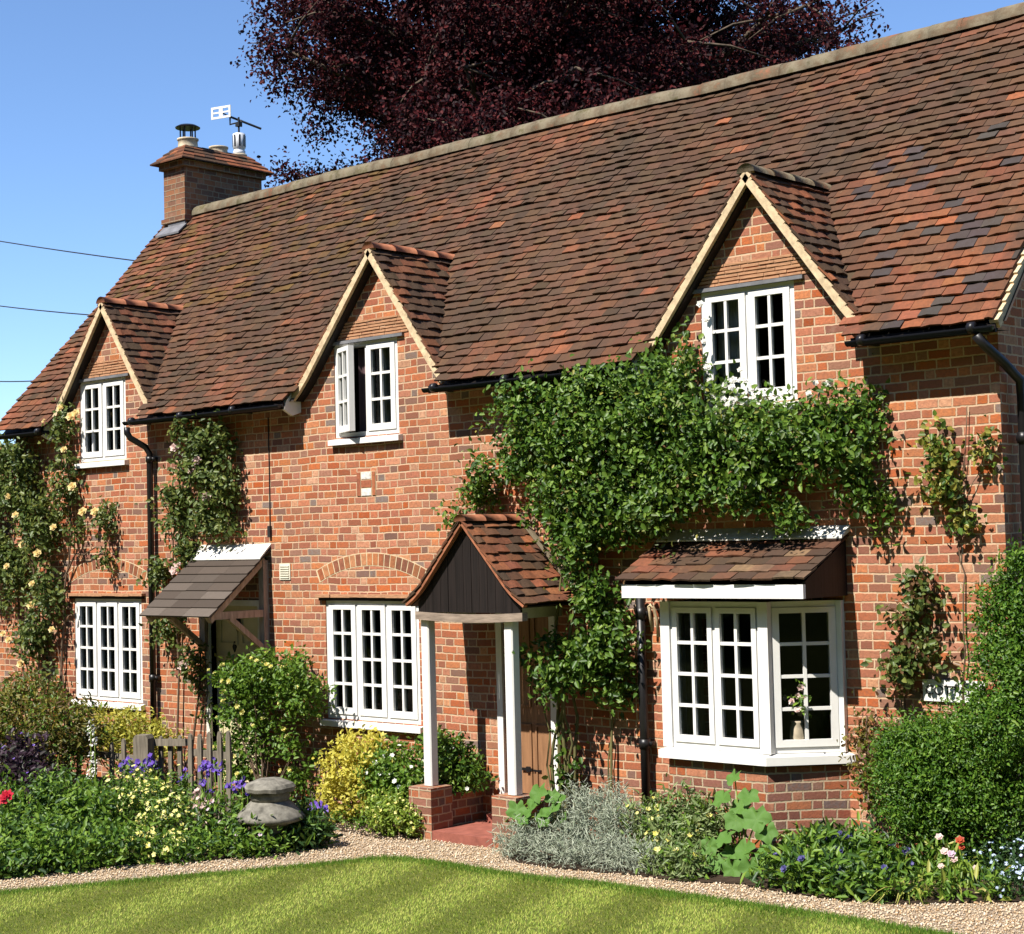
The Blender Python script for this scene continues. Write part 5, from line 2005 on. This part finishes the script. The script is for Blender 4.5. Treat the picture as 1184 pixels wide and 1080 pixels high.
# yellow-flowered grey-green perennial
B = [E3(770, 980, -.75, .22, .2, .20), E3(800, 975, -.7, .22, .2, .22), E3(755, 955, -.6, .2, .18, .18), E3(820, 950, -.55, .2, .16, .2), E3(785, 940, -.5, .18, .14, .18)] + [EG(x, y, .12, .16, .14, .13) for x, y in ((755, 1013), (783, 1018))]
shrub('yellow_perennial', 'grey green perennial with yellow button flowers under the bay window', 'plant', B, L_GREYGREEN, 520, leaf=.06, asp=.28, per=8, length=.16, spread=.04, up=.8, gap=-.25, flowers=[(F_YELLOW, 34, .025, dict(lift=.06, petals=8, cup=.5))],
      extra=[('green_foliage', L_MID, .4, dict(per=5, length=.14, leaf=.055, asp=.4, spread=.04, up=.6))])


def broad_leaf_plant(name, label, base, spots, r, height_stem=True):
    root = empty(name, base, label, 'plant')
    for (px, py, y, rr) in spots:
        c = at(px, py, y)
        d = Vector((random.uniform(-.4, .5), -.7, random.uniform(.2, 1.0))).normalized()
        x = d.cross(Vector((0, 0, 1))).normalized()
        z = x.cross(d)
        n = 20
        mbL = MB()
        ctr = len(mbL.v)
        mbL.v.append(tuple(c - d * rr * .25))
        ph = random.uniform(0, 6)
        for i in range(n):
            a = 2 * math.pi * i / n + math.pi / 2
            lob = .98 + .15 * math.cos(5 * (a + ph)) + .05 * random.uniform(-1, 1)
            if abs(i) <= 0: lob *= .45
            q = c + (x * math.cos(a) + z * math.sin(a)) * rr * lob + d * rr * (.16 * math.sin(5 * a + ph) - .08 + .1 * random.random())
            mbL.v.append(tuple(q))
        for i in range(n):
            a = 2 * math.pi * i / n + math.pi / 2
            mbL.v.append(tuple(c + (x * math.cos(a) + z * math.sin(a)) * rr * .5 - d * rr * (.02 - .07 * math.cos(5 * (a + ph)))))
        for i in range(n):
            i2 = (i + 1) % n
            mbL.f.append((ctr, ctr + 1 + n + i, ctr + 1 + n + i2)); mbL.c.append(None)
            mbL.f.append((ctr + 1 + n + i, ctr + 1 + i, ctr + 1 + i2, ctr + 1 + n + i2)); mbL.c.append(None)
        mbL.build('leaf', L_HOLLY, root, True)
        st = MB()
        b0 = Vector(base) + Vector((0, 0, .02))
        mid = b0.lerp(c, .5) + Vector((0, .03, .05))
        st.tube([b0, mid, c - d * rr * .25], [.008, .007, .005], 5)
        st.build('leaf_stalk', L_LIME, root, True)
    return root


bq = gnd(845, 1012)
broad_leaf_plant('hollyhock', 'hollyhock with large round pale green leaves in front of the bay window', (bq.x, bq.y + .12, bq.z),
                 [(848, 898, -.82, .07), (834, 922, -.88, .095), (866, 920, -.86, .08), (874, 946, -.92, .11), (850, 948, -.9, .09), (838, 968, -.98, .085), (860, 982, -1.0, .09), (824, 998, -1.06, .09), (803, 994, -1.08, .095), (845, 1004, -1.08, .085), (886, 962, -.92, .085), (856, 932, -.84, .085), (882, 984, -1.0, .08), (820, 978, -.98, .08), (866, 1002, -1.08, .08), (845, 985, -.96, .08)], .09)
bq = gnd(622, 965)
broad_leaf_plant('hollyhock', 'small young hollyhock with pale leaves at the foot of the porch pier', (bq.x, -.62, gz(bq.x)),
                 [(597, 936, -.98, .085), (622, 916, -.92, .085), (612, 936, -1.0, .08), (636, 936, -.94, .095), (646, 928, -.86, .08), (628, 946, -1.0, .08), (606, 948, -1.0, .065), (617, 926, -.9, .085), (650, 944, -.9, .07), (638, 920, -.86, .07)], .08)

# blue-flowered broad clump
B = [E3(925, 1005, -.78, .24, .22, .15), E3(960, 1000, -.76, .28, .24, .18), E3(1000, 1003, -.76, .26, .22, .17), E3(945, 985, -.6, .26, .18, .15), E3(985, 985, -.6, .24, .18, .15), E3(1030, 1008, -.75, .16, .18, .16), E3(912, 990, -.62, .14, .14, .12)] + [EG(x, y, .13, .2, .15, .14) for x, y in ((895, 1029), (915, 1031), (940, 1036), (975, 1040), (1005, 1043))]
shrub('blue_perennial', 'dark green leafy clump with dusky blue flowers at the gravel edge right of the hollyhock', 'plant', B, L_MID, 620, leaf=.085, asp=.30, per=6, length=.11, spread=.045, up=.5, gap=-.2, lf=4, flowers=[(F_BLUE, 26, .026, dict(lift=.09, petals=7, layers=2, cup=.6))],
      extra=[('dark_foliage', L_DARK, .5, dict(per=5, length=.12, leaf=.08, asp=.3, spread=.05, up=.5))])
# fading strap leaves
def straps(name, label, base, n, L, mat, w=.012, spreadf=1.0, upf=.8):
    root = empty(name, base, label, 'plant')
    Vs, Fs, b = [], [], 0
    for i in range(n):
        a = random.uniform(0, 6.28)
        out = Vector((math.cos(a), math.sin(a) - .3, 0)) * random.uniform(.3, 1) * spreadf
        p = Vector(base) + Vector((random.uniform(-.05, .05), random.uniform(-.05, .05), 0))
        l = L * random.uniform(.6, 1.1)
        sd = out.cross(Vector((0, 0, 1)))
        if sd.length < .01: sd = Vector((1, 0, 0))
        sd.normalize()
        m_ = 6
        for k in range(m_ + 1):
            t = k / m_
            c = p + out * l * t + Vector((0, 0, upf * l * (t * 1.6 - 1.7 * t * t)))
            c.z = max(c.z, base[2] + .012)
            ww = w * (1 - t * .9)
            Vs += [c - sd * ww, c + sd * ww]
        for k in range(m_):
            q = b + 2 * k
            Fs += [(q, q + 1, q + 3), (q, q + 3, q + 2)]
        b += 2 * (m_ + 1)
    tri_mesh('leaf', np.array([tuple(v) for v in Vs]), np.array(Fs), mat, root)
    return root


q = gnd(1050, 1036)
straps('daffodil_clump', 'collapsed clump of yellowing strap leaves spilling onto the gravel at the right', tuple(q), 90, .34, L_STRAP, .010, 1.0, .7)
q = gnd(1105, 1030)
ir = straps('iris', 'pink and rust red bearded iris among fading leaves at the right gravel edge', (q.x, q.y + .1, q.z), 40, .30, L_LIME, .014, .6, 1.6)
for px, py, mt, r in ((1086, 968, F_PINK, .03), (1092, 985, F_PINK, .032), (1100, 988, F_MAUVE, .032), (1110, 972, F_RUST, .035), (1103, 994, F_PINK, .03), (1112, 980, F_RUST, .025), (1088, 1002, F_PINK, .025), (1128, 1004, F_PINK, .024)):
    c = at(px, py, q.y + .1)
    bloom(ir, 'flower', mt, c, r, 2, 6, (.2, -.6, .7))
mb = MB()
for px, py in ((1092, 985), (1110, 972), (1100, 988), (1128, 1004)):
    mb.tube(wander((q.x + random.uniform(-.04, .04), q.y + .1, q.z), at(px, py, q.y + .1), 4, .02), .006, 5)
mb.build('stem', L_LIME, ir)
B = [E3(1090, 1015, -.75, .18, .14, .10), E3(1125, 1015, -.72, .16, .14, .12), E3(1070, 1005, -.7, .16, .14, .12), E3(1105, 1000, -.66, .2, .12, .14)] + [EG(x, y, .1, .14, .1, .08) for x, y in ((1075, 1043), (1105, 1043), (1130, 1043))]
shrub('low_perennial', 'low mixed green foliage around the iris at the right gravel edge', 'plant', B, L_MID, 200, leaf=.07, asp=.3, per=6, up=.8, gap=-.2, extra=[('dry_foliage', L_STRAP, .3, dict(per=3, length=.14, leaf=.1, asp=.3, spread=.05))])
B = [E3(1150, 1010, -.65, .22, .18, .18), E3(1180, 1000, -.6, .24, .2, .2), E3(1205, 1010, -.62, .25, .2, .2), E3(1140, 1025, -.75, .14, .12, .1)] + [EG(x, y, .12, .16, .12, .12) for x, y in ((1155, 1042), (1180, 1042), (1205, 1043))]
shrub('forget_me_not', 'mass of tiny pale blue forget me nots at the right edge below the tall shrub', 'plant', B, L_DARK, 420, leaf=.04, asp=.35, per=7, up=.7, gap=-.3, flowers=[(F_SKY, 170, .013, dict(lift=.05, petals=5, cup=.1))])

# around the porch, left side
B = [E3(400, 890, -.5, .25, .22, .27), E3(424, 880, -.48, .28, .22, .26), E3(395, 925, -.5, .2, .2, .2), E3(430, 910, -.45, .22, .2, .22)]
shrub('golden_shrub', 'bright golden yellow leaved shrub under the middle ground floor window', 'shrub', B, L_GOLD, 520, leaf=.048, asp=.6, per=7, length=.11, spread=.03, lump=.2, gap=-.3, shell=.55)
B = [E3(455, 890, -.42, .24, .24, .26), E3(470, 915, -.5, .22, .2, .2), E3(440, 900, -.46, .2, .2, .24)]
shrub('green_shrub', 'fresh green rounded shrub between the golden shrub and the porch post', 'shrub', B, L_BUSH, 420, leaf=.046, asp=.6, per=7, length=.12, spread=.035, gap=-.25, flowers=[(F_WHITE, 16, .022, dict(lift=.05))])
B = [E3(520, 890, -.30, .22, .18, .26), E3(540, 905, -.28, .16, .14, .18), E3(505, 875, -.28, .2, .16, .22)]
shrub('green_shrub', 'darker green shrub behind the left porch post and low wall', 'shrub', B, L_ROSE, 330, leaf=.048, asp=.6, per=7, length=.12, spread=.035, gap=-.25, flowers=[(F_WHITE, 8, .02)], extra=[('pale_foliage', L_BUSH, .4, dict(per=5, length=.12, leaf=.05, asp=.6, spread=.04))],
      bound=lambda q: (q[:, 1] < -.02) & (q[:, 0] < -10.98 + .0 * q[:, 1]) | ((q[:, 2] > .37) & (q[:, 1] < -.02)))
B = [E3(460, 945, -.78, .22, .2, .16), E3(440, 940, -.74, .16, .16, .15), E3(480, 952, -.74, .14, .14, .13)]
shrub('lime_mound', 'low lime green mounded plant dotted with yellow flowers beside the porch pier', 'plant', B, L_LIME, 360, leaf=.042, asp=.5, per=7, length=.09, spread=.03, gap=-.35, shell=.6, flowers=[(F_YELLOW, 60, .018, dict(lift=.03, petals=5))])
B = [E3(395, 950, -.62, .1, .1, .08), E3(415, 955, -.68, .12, .1, .08)]
shrub('low_perennial', 'small low green plant at the foot of the golden shrub', 'plant', B, L_MID, 60, leaf=.05, asp=.35, per=6, up=.8)

# rose bush in front of the wall
B = [E3(290, 790, -.40, .32, .28, .22), E3(335, 790, -.40, .32, .28, .22), E3(315, 775, -.40, .36, .3, .20), E3(280, 820, -.40, .26, .24, .26), E3(350, 805, -.40, .24, .22, .20), E3(275, 870, -.40, .24, .22, .24), E3(310, 850, -.40, .26, .2, .22, .6), E3(285, 910, -.40, .2, .18, .2), E3(345, 880, -.40, .14, .16, .28, .7), E3(350, 920, -.40, .12, .12, .2, .6), E3(262, 780, -.40, .14, .14, .1, .7)]
shrub('rose_bush', 'large round topped rose bush with small yellow blooms before the left door', 'shrub', B, L_BUSH, 1050, leaf=.05, asp=.6, per=7, length=.14, spread=.04, lump=.28, gap=-.2, shell=.45, stems=14, bumps=16, flowers=[(F_YELLOW, 52, .027, dict(lift=.06, petals=6, layers=2, cup=.5))])

# stone urn
ub = Vector((-11.62, -1.90, gz(-11.62)))
urn = empty('stone_urn', ub, 'weathered pale stone urn with a flat rough cap standing at the left bed edge', 'urn')
mb = MB()
mb.lathe(ub, [(.15, -.03), (.15, .04), (.13, .08), (.135, .20), (.20, .235), (.29, .262), (.305, .285), (.295, .305), (.26, .345), (.20, .40), (.168, .43)], 28)
bd_ = mb.build('urn_body', M_STONE, urn, True)
mb = MB()
mb.lathe(ub, [(.165, .431), (.172, .47), (.165, .49), (.178, .505)], 28)
mb.build('urn_neck', M_STONE, urn, True)
mb = MB()
mb.lathe(ub, [(.185, .506), (.215, .518), (.222, .55), (.20, .578), (.11, .61), (.03, .622)], 28)
cp = mb.build('urn_cap', M_STONE, urn)
for o in (cp,):
    for v in o.data.vertices:
        n_ = noise.noise(v.co * 9) * .018
        v.co.z += n_
        v.co.x *= 1 + noise.noise(v.co * 6) * .07


# picket fence and gate
FY = -1.15
fn = empty('picket_fence', (at(200, 880, FY).x, FY, 0), 'weathered grey picket fence with pointed pales and a square gate post in the left bed', 'fence')


def picket(px, top, y, w=.062, parent=fn, lean=0):
    p = at(px, top, y)
    mb = MB()
    F = Frame((p.x, y, 0), (1, 0, 0))
    z = p.z
    mb.prism(F, [(-w / 2, gz(p.x) - .02), (w / 2, gz(p.x) - .02), (w / 2 + lean, z - .06), (w * .3 + lean, z - .015), (lean, z), (-w * .3 + lean, z - .015), (-w / 2 + lean, z - .06)], 0, .022)
    o = mb.build('pale', M_FENCE, parent)
    return p


pk = []
for px, top in ((60, 868), (76, 866), (92, 863), (110, 861), (130, 858), (144, 855)):
    pk.append(picket(px, top + random.uniform(-1.5, 1.5), FY))
gate = empty('picket_gate', (at(225, 880, FY + .1).x, FY, 0), 'weathered pale gate with a slanting rail, ajar beside the rose bush', 'gate')
for px, top in ((187, 851), (198, 851), (209, 849)):
    picket(px, top + random.uniform(-1, 1), FY + .16, .06, gate)
for px, top in ((221, 848), (232, 847), (243, 846), (255, 845), (265, 845)):
    picket(px, top + random.uniform(-1.5, 1.5), FY - .02, .064, gate)
mb = MB()
for zz in (.47, .20):
    mb.box(Frame((0, FY, 0)), pk[0].x - .1, pk[-1].x + .25, zz, zz + .06, -.036, -.002)
mb.build('rail', M_FENCE, fn)
mb = MB()
xg0, xg1 = at(176, 870, FY + .16).x, at(212, 870, FY + .16).x
mb.bar(Vector((xg0, FY + .11, .66)), Vector((xg1 + .12, FY + .11, .70)), .03, .07)
xg2, xg3 = at(219, 870, FY).x, at(268, 870, FY).x
mb.box(Frame((0, FY - .02, 0)), xg2, xg3, .60, .665, -.036, -.002)
mb.build('rail', M_FENCE, gate)
mb = MB()
q0, q1 = at(154, 850, FY), at(176, 850, FY)
xm = (q0.x + q1.x) / 2
F = Frame((xm, FY + .04, 0), (.92, .4, 0))
mb.prism(F, [(-.085, -.02), (.085, -.02), (.085, .72), (.06, .755), (-.06, .755), (-.085, .72)], -.02, .11)
mb.build('gate_post', M_FENCE, fn)

# left border, front to back
B = [E3(40, 945, -2.6, .42, .3, .28), E3(80, 930, -2.5, .40, .3, .28), E3(110, 950, -2.6, .36, .28, .26), E3(60, 980, -3.0, .40, .28, .22), E3(120, 985, -2.9, .30, .24, .18), E3(15, 975, -3.2, .36, .28, .22), E3(-10, 940, -2.9, .4, .3, .3), E3(20, 1000, -3.5, .32, .22, .14), E3(90, 1000, -3.1, .3, .2, .1)] + [EG(x, y, .16, .26, .17, .16) for x, y in ((-30, 1017), (0, 1014), (28, 1012), (58, 1009), (90, 1005), (122, 1001))]
shrub('leafy_perennial', 'broad mass of fresh green leafy perennials at the front of the left bed', 'plant', B, L_MID, 1350, leaf=.058, asp=.5, per=8, length=.16, spread=.045, lump=.38, gap=-.12, bumps=14, up=.7, shell=.4,
      extra=[('dark_foliage', L_DARK, .35, dict(per=5, length=.14, leaf=.06, asp=.5, spread=.05)), ('pale_foliage', L_BUSH, .15, dict(per=5, length=.14, leaf=.06, asp=.5, spread=.05, up=1.0))])
B = [E3(175, 937, -2.2, .34, .28, .24), E3(200, 957, -2.3, .32, .28, .24), E3(160, 912, -2.0, .3, .24, .18), E3(215, 987, -2.45, .28, .22, .16), E3(170, 977, -2.45, .28, .22, .2), E3(205, 922, -2.0, .24, .2, .18), E3(140, 927, -2.2, .26, .22, .2)] + [EG(x, y, .16, .22, .16, .15) for x, y in ((148, 999), (172, 999))]
shrub('potentilla', 'shrub smothered in small pale yellow flowers in the middle of the left bed', 'shrub', B, L_ROSE, 850, leaf=.04, asp=.5, per=7, length=.12, spread=.04, lump=.3, gap=-.3, shell=.4,
      flowers=[(F_YELLOW, 260, .023, dict(lift=.05, petals=5, cup=.2))], extra=[('pale_foliage', L_LIME, .2, dict(per=5, length=.12, leaf=.04, asp=.5, spread=.04))])
B = [E3(255, 945, -2.1, .2, .18, .18), E3(245, 970, -2.2, .22, .18, .16), E3(275, 960, -2.1, .16, .16, .14), E3(300, 975, -2.15, .2, .16, .13), E3(262, 980, -2.25, .2, .16, .12)] + [EG(x, y, .14, .2, .15, .11) for x, y in ((190, 998), (220, 996), (250, 994), (280, 990), (310, 987))]
shrub('low_perennial', 'low green perennials with a few pale flowers in front of the stone urn', 'plant', B, L_MID, 300, leaf=.06, asp=.4, per=7, up=.7, gap=-.25, flowers=[(F_MAUVE, 10, .02)], extra=[('dark_foliage', L_DARK, .3, dict(per=5, length=.12, leaf=.06, asp=.4, spread=.05))])
B = [E3(352, 960, -1.65, .16, .14, .15), E3(340, 972, -1.75, .16, .14, .1), E3(365, 972, -1.6, .1, .1, .1)]
shrub('leafy_perennial', 'dark green lance leaved plant at the right of the stone urn', 'plant', B, L_DARK, 150, leaf=.10, asp=.24, per=6, up=1.0, gap=-.3, extra=[('pale_foliage', L_MID, .5, dict(per=4, length=.12, leaf=.1, asp=.24, spread=.04, up=1.))])


def spires(name, label, base, pts, y, mat, r, leaf_mat_, cat='flowers', n=9, hgt=.16):
    root = empty(name, base, label, cat)
    P, D = [], []
    mb = MB()
    for px, py in pts:
        t = at(px, py, y + random.uniform(-.06, .06))
        b = Vector((t.x + random.uniform(-.05, .05), t.y, gz(t.x) + .02))
        mb.tube([b, b.lerp(t, .5) + Vector((.01, 0, 0)), t], [.007, .006, .004], 5)
        for k in range(n):
            P.append(np.array(t) + np.array([random.gauss(0, .022), random.gauss(0, .022), -hgt * random.random()]))
            D.append((random.gauss(0, .6), -.6 + random.gauss(0, .4), .5))
    mb.build('stem', leaf_mat_, root, True)
    V, F = flower_geo(P, D, [r * random.uniform(.7, 1.3) for _ in P], 5, 1, .5)
    o = tri_mesh('blossom', V, F, mat, root)
    o['kind'] = 'stuff'
    return root


c_ = at(160, 880, -1.6)
spires('iris', 'violet blue irises in front of the fence post', (c_.x, -1.6, 0), [(142, 880), (148, 876), (153, 885), (158, 880), (164, 884), (170, 878), (176, 873), (180, 880), (150, 890), (168, 890)], -1.6, F_PURPLE, .026, L_MID, 'flowers', 7, .09)
c_ = at(240, 890, -1.7)
spires('iris', 'dark violet irises in front of the picket gate', (c_.x, -1.7, 0), [(232, 885), (237, 880), (242, 888), (247, 878), (252, 886), (256, 880), (235, 900), (242, 905), (210, 893), (215, 890), (275, 905), (280, 898), (268, 900), (286, 908)], -1.7, F_PURPLE, .024, L_MID, 'flowers', 6, .09)
c_ = at(372, 930, -1.3)
spires('iris', 'few violet irises between the stone urn and the golden shrub', (c_.x, -1.3, 0), [(362, 930), (368, 928), (374, 932)], -1.3, F_PURPLE, .026, L_MID, 'flowers', 5, .06)
c_ = at(106, 860, -1.9)
spires('lupin', 'tall white flower spire in front of the left fence', (c_.x, -1.9, 0), [(105, 832), (109, 846), (106, 870), (110, 880), (104, 885)], -1.9, F_WHITE, .012, L_LIME, 'flowers', 22, .14)
c_ = at(232, 925, -2.1)
spires('aquilegia', 'cluster of pale pink flowers between the yellow shrub and the urn', (c_.x, -2.1, 0), [(226, 915), (230, 912), (235, 918), (240, 922), (228, 928), (234, 930), (243, 925), (232, 945), (238, 950)], -2.1, F_PINK, .026, L_MID, 'flowers', 5, .06)
B = [E3(25, 895, -2.2, .22, .2, .2), E3(10, 880, -2.2, .2, .2, .2), E3(45, 905, -2.2, .22, .18, .1), E3(35, 870, -2.0, .18, .16, .14)]
shrub('purple_perennial', 'dark purple leaved plant below the olive shrub at the left edge', 'plant', B, L_PURPLE, 240, leaf=.06, asp=.6, per=6, gap=-.2, flowers=[(F_PURPLE, 14, .022)])
py_ = empty('peony', (at(8, 930, -3.1).x, -3.1, 0), 'two crimson peony flowers on leafy stems at the left edge of the bed', 'flowers')
mb = MB()
for px, py, r in ((8, 923, .085), (22, 970, .07)):
    c = at(px, py, -3.15)
    bloom(py_, 'flower', F_RED, c, r, 4, 8, (.2, -.7, .6))
    mb.tube(wander((c.x, c.y + .08, 0), c, 4, .03), .007, 5)
mb.build('stem', L_MID, py_)
V, F = sprigs(np.array([tuple(at(8 + i * 4, 950 + 8 * (i % 4), -3.1)) for i in range(9)]), unit(RNG.normal(size=(9, 3))), 7, .15, .08, .4, .05)
tri_mesh('foliage', V, F, L_DARK, py_)

# back of the left border
B = [E3(30, 830, -1.5, .5, .35, .35), E3(70, 840, -1.5, .42, .32, .32), E3(10, 870, -1.6, .45, .35, .3), E3(60, 880, -1.6, .40, .3, .28), E3(-20, 840, -1.5, .5, .4, .45), E3(95, 855, -1.4, .22, .22, .2), E3(30, 800, -1.3, .3, .25, .2, .7)]
shrub('olive_shrub', 'large bronze and olive shrub at the left edge below the climbing rose', 'shrub', B, L_OLIVE, 1100, leaf=.06, asp=.4, per=7, length=.17, spread=.05, lump=.3, gap=-.25, up=.6, shell=.45, extra=[('green_foliage', L_BUSH, .35, dict(per=5, length=.15, leaf=.055, asp=.45, spread=.05))])
B = [E3(130, 840, -.6, .32, .25, .18), E3(160, 844, -.55, .32, .22, .18), E3(190, 860, -.5, .22, .2, .13), E3(110, 860, -.7, .24, .2, .2), E3(145, 865, -.7, .36, .2, .2)]
shrub('golden_shrub', 'yellow green shrub behind the picket fence under the left ground floor window', 'shrub', B, L_GOLDGREEN, 520, leaf=.05, asp=.4, per=7, length=.14, spread=.04, gap=-.25, up=.7, extra=[('gold_foliage', L_GOLD, .4, dict(per=4, length=.14, leaf=.05, asp=.4, spread=.04, up=.8))])

# ------------------------------------------------------------------ unseen trees added behind the viewer to block low sky light and darken panes
def unseen_tree_belts():
    P, N = [], []
    spots = [(-62 + i * 3.6, -34 - 5 * RNG.random() + .006 * (-57 + i * 3.6) ** 2, 19 + 5 * RNG.random()) for i in range(34)]
    spots += [(4 + i * 3.8, 46 + 6 * RNG.random() - i * .8, 9 + 4 * RNG.random()) for i in range(16)]  # second unseen belt, filling the bare horizon at the back right
    for x, y, h in spots:
        for k in range(520):
            d = unit(RNG.normal(size=3))
            q = np.array([x, y, h * .52]) + d * np.array([4.4, 3.2, h * .5]) * RNG.random() ** .3
            P.append(q); N.append(d)
    P = np.array(P); N = np.array(N)
    V, F = sprigs(P, N, 3, 1.4, 1.3, .9, .6, .1, (0, .5, .5), .6, .7)
    tag(tri_mesh('unseen_tree_belts', V, F, L_DARKWOODS), 'unseen dark green tree belts, the one behind the viewer added to block sky light', 'trees', kind='stuff')


L_DARKWOODS = leaf_mat('wood_leaf', [(.02, .045, .012), (.035, .07, .018), (.05, .09, .022)], .2)
unseen_tree_belts()
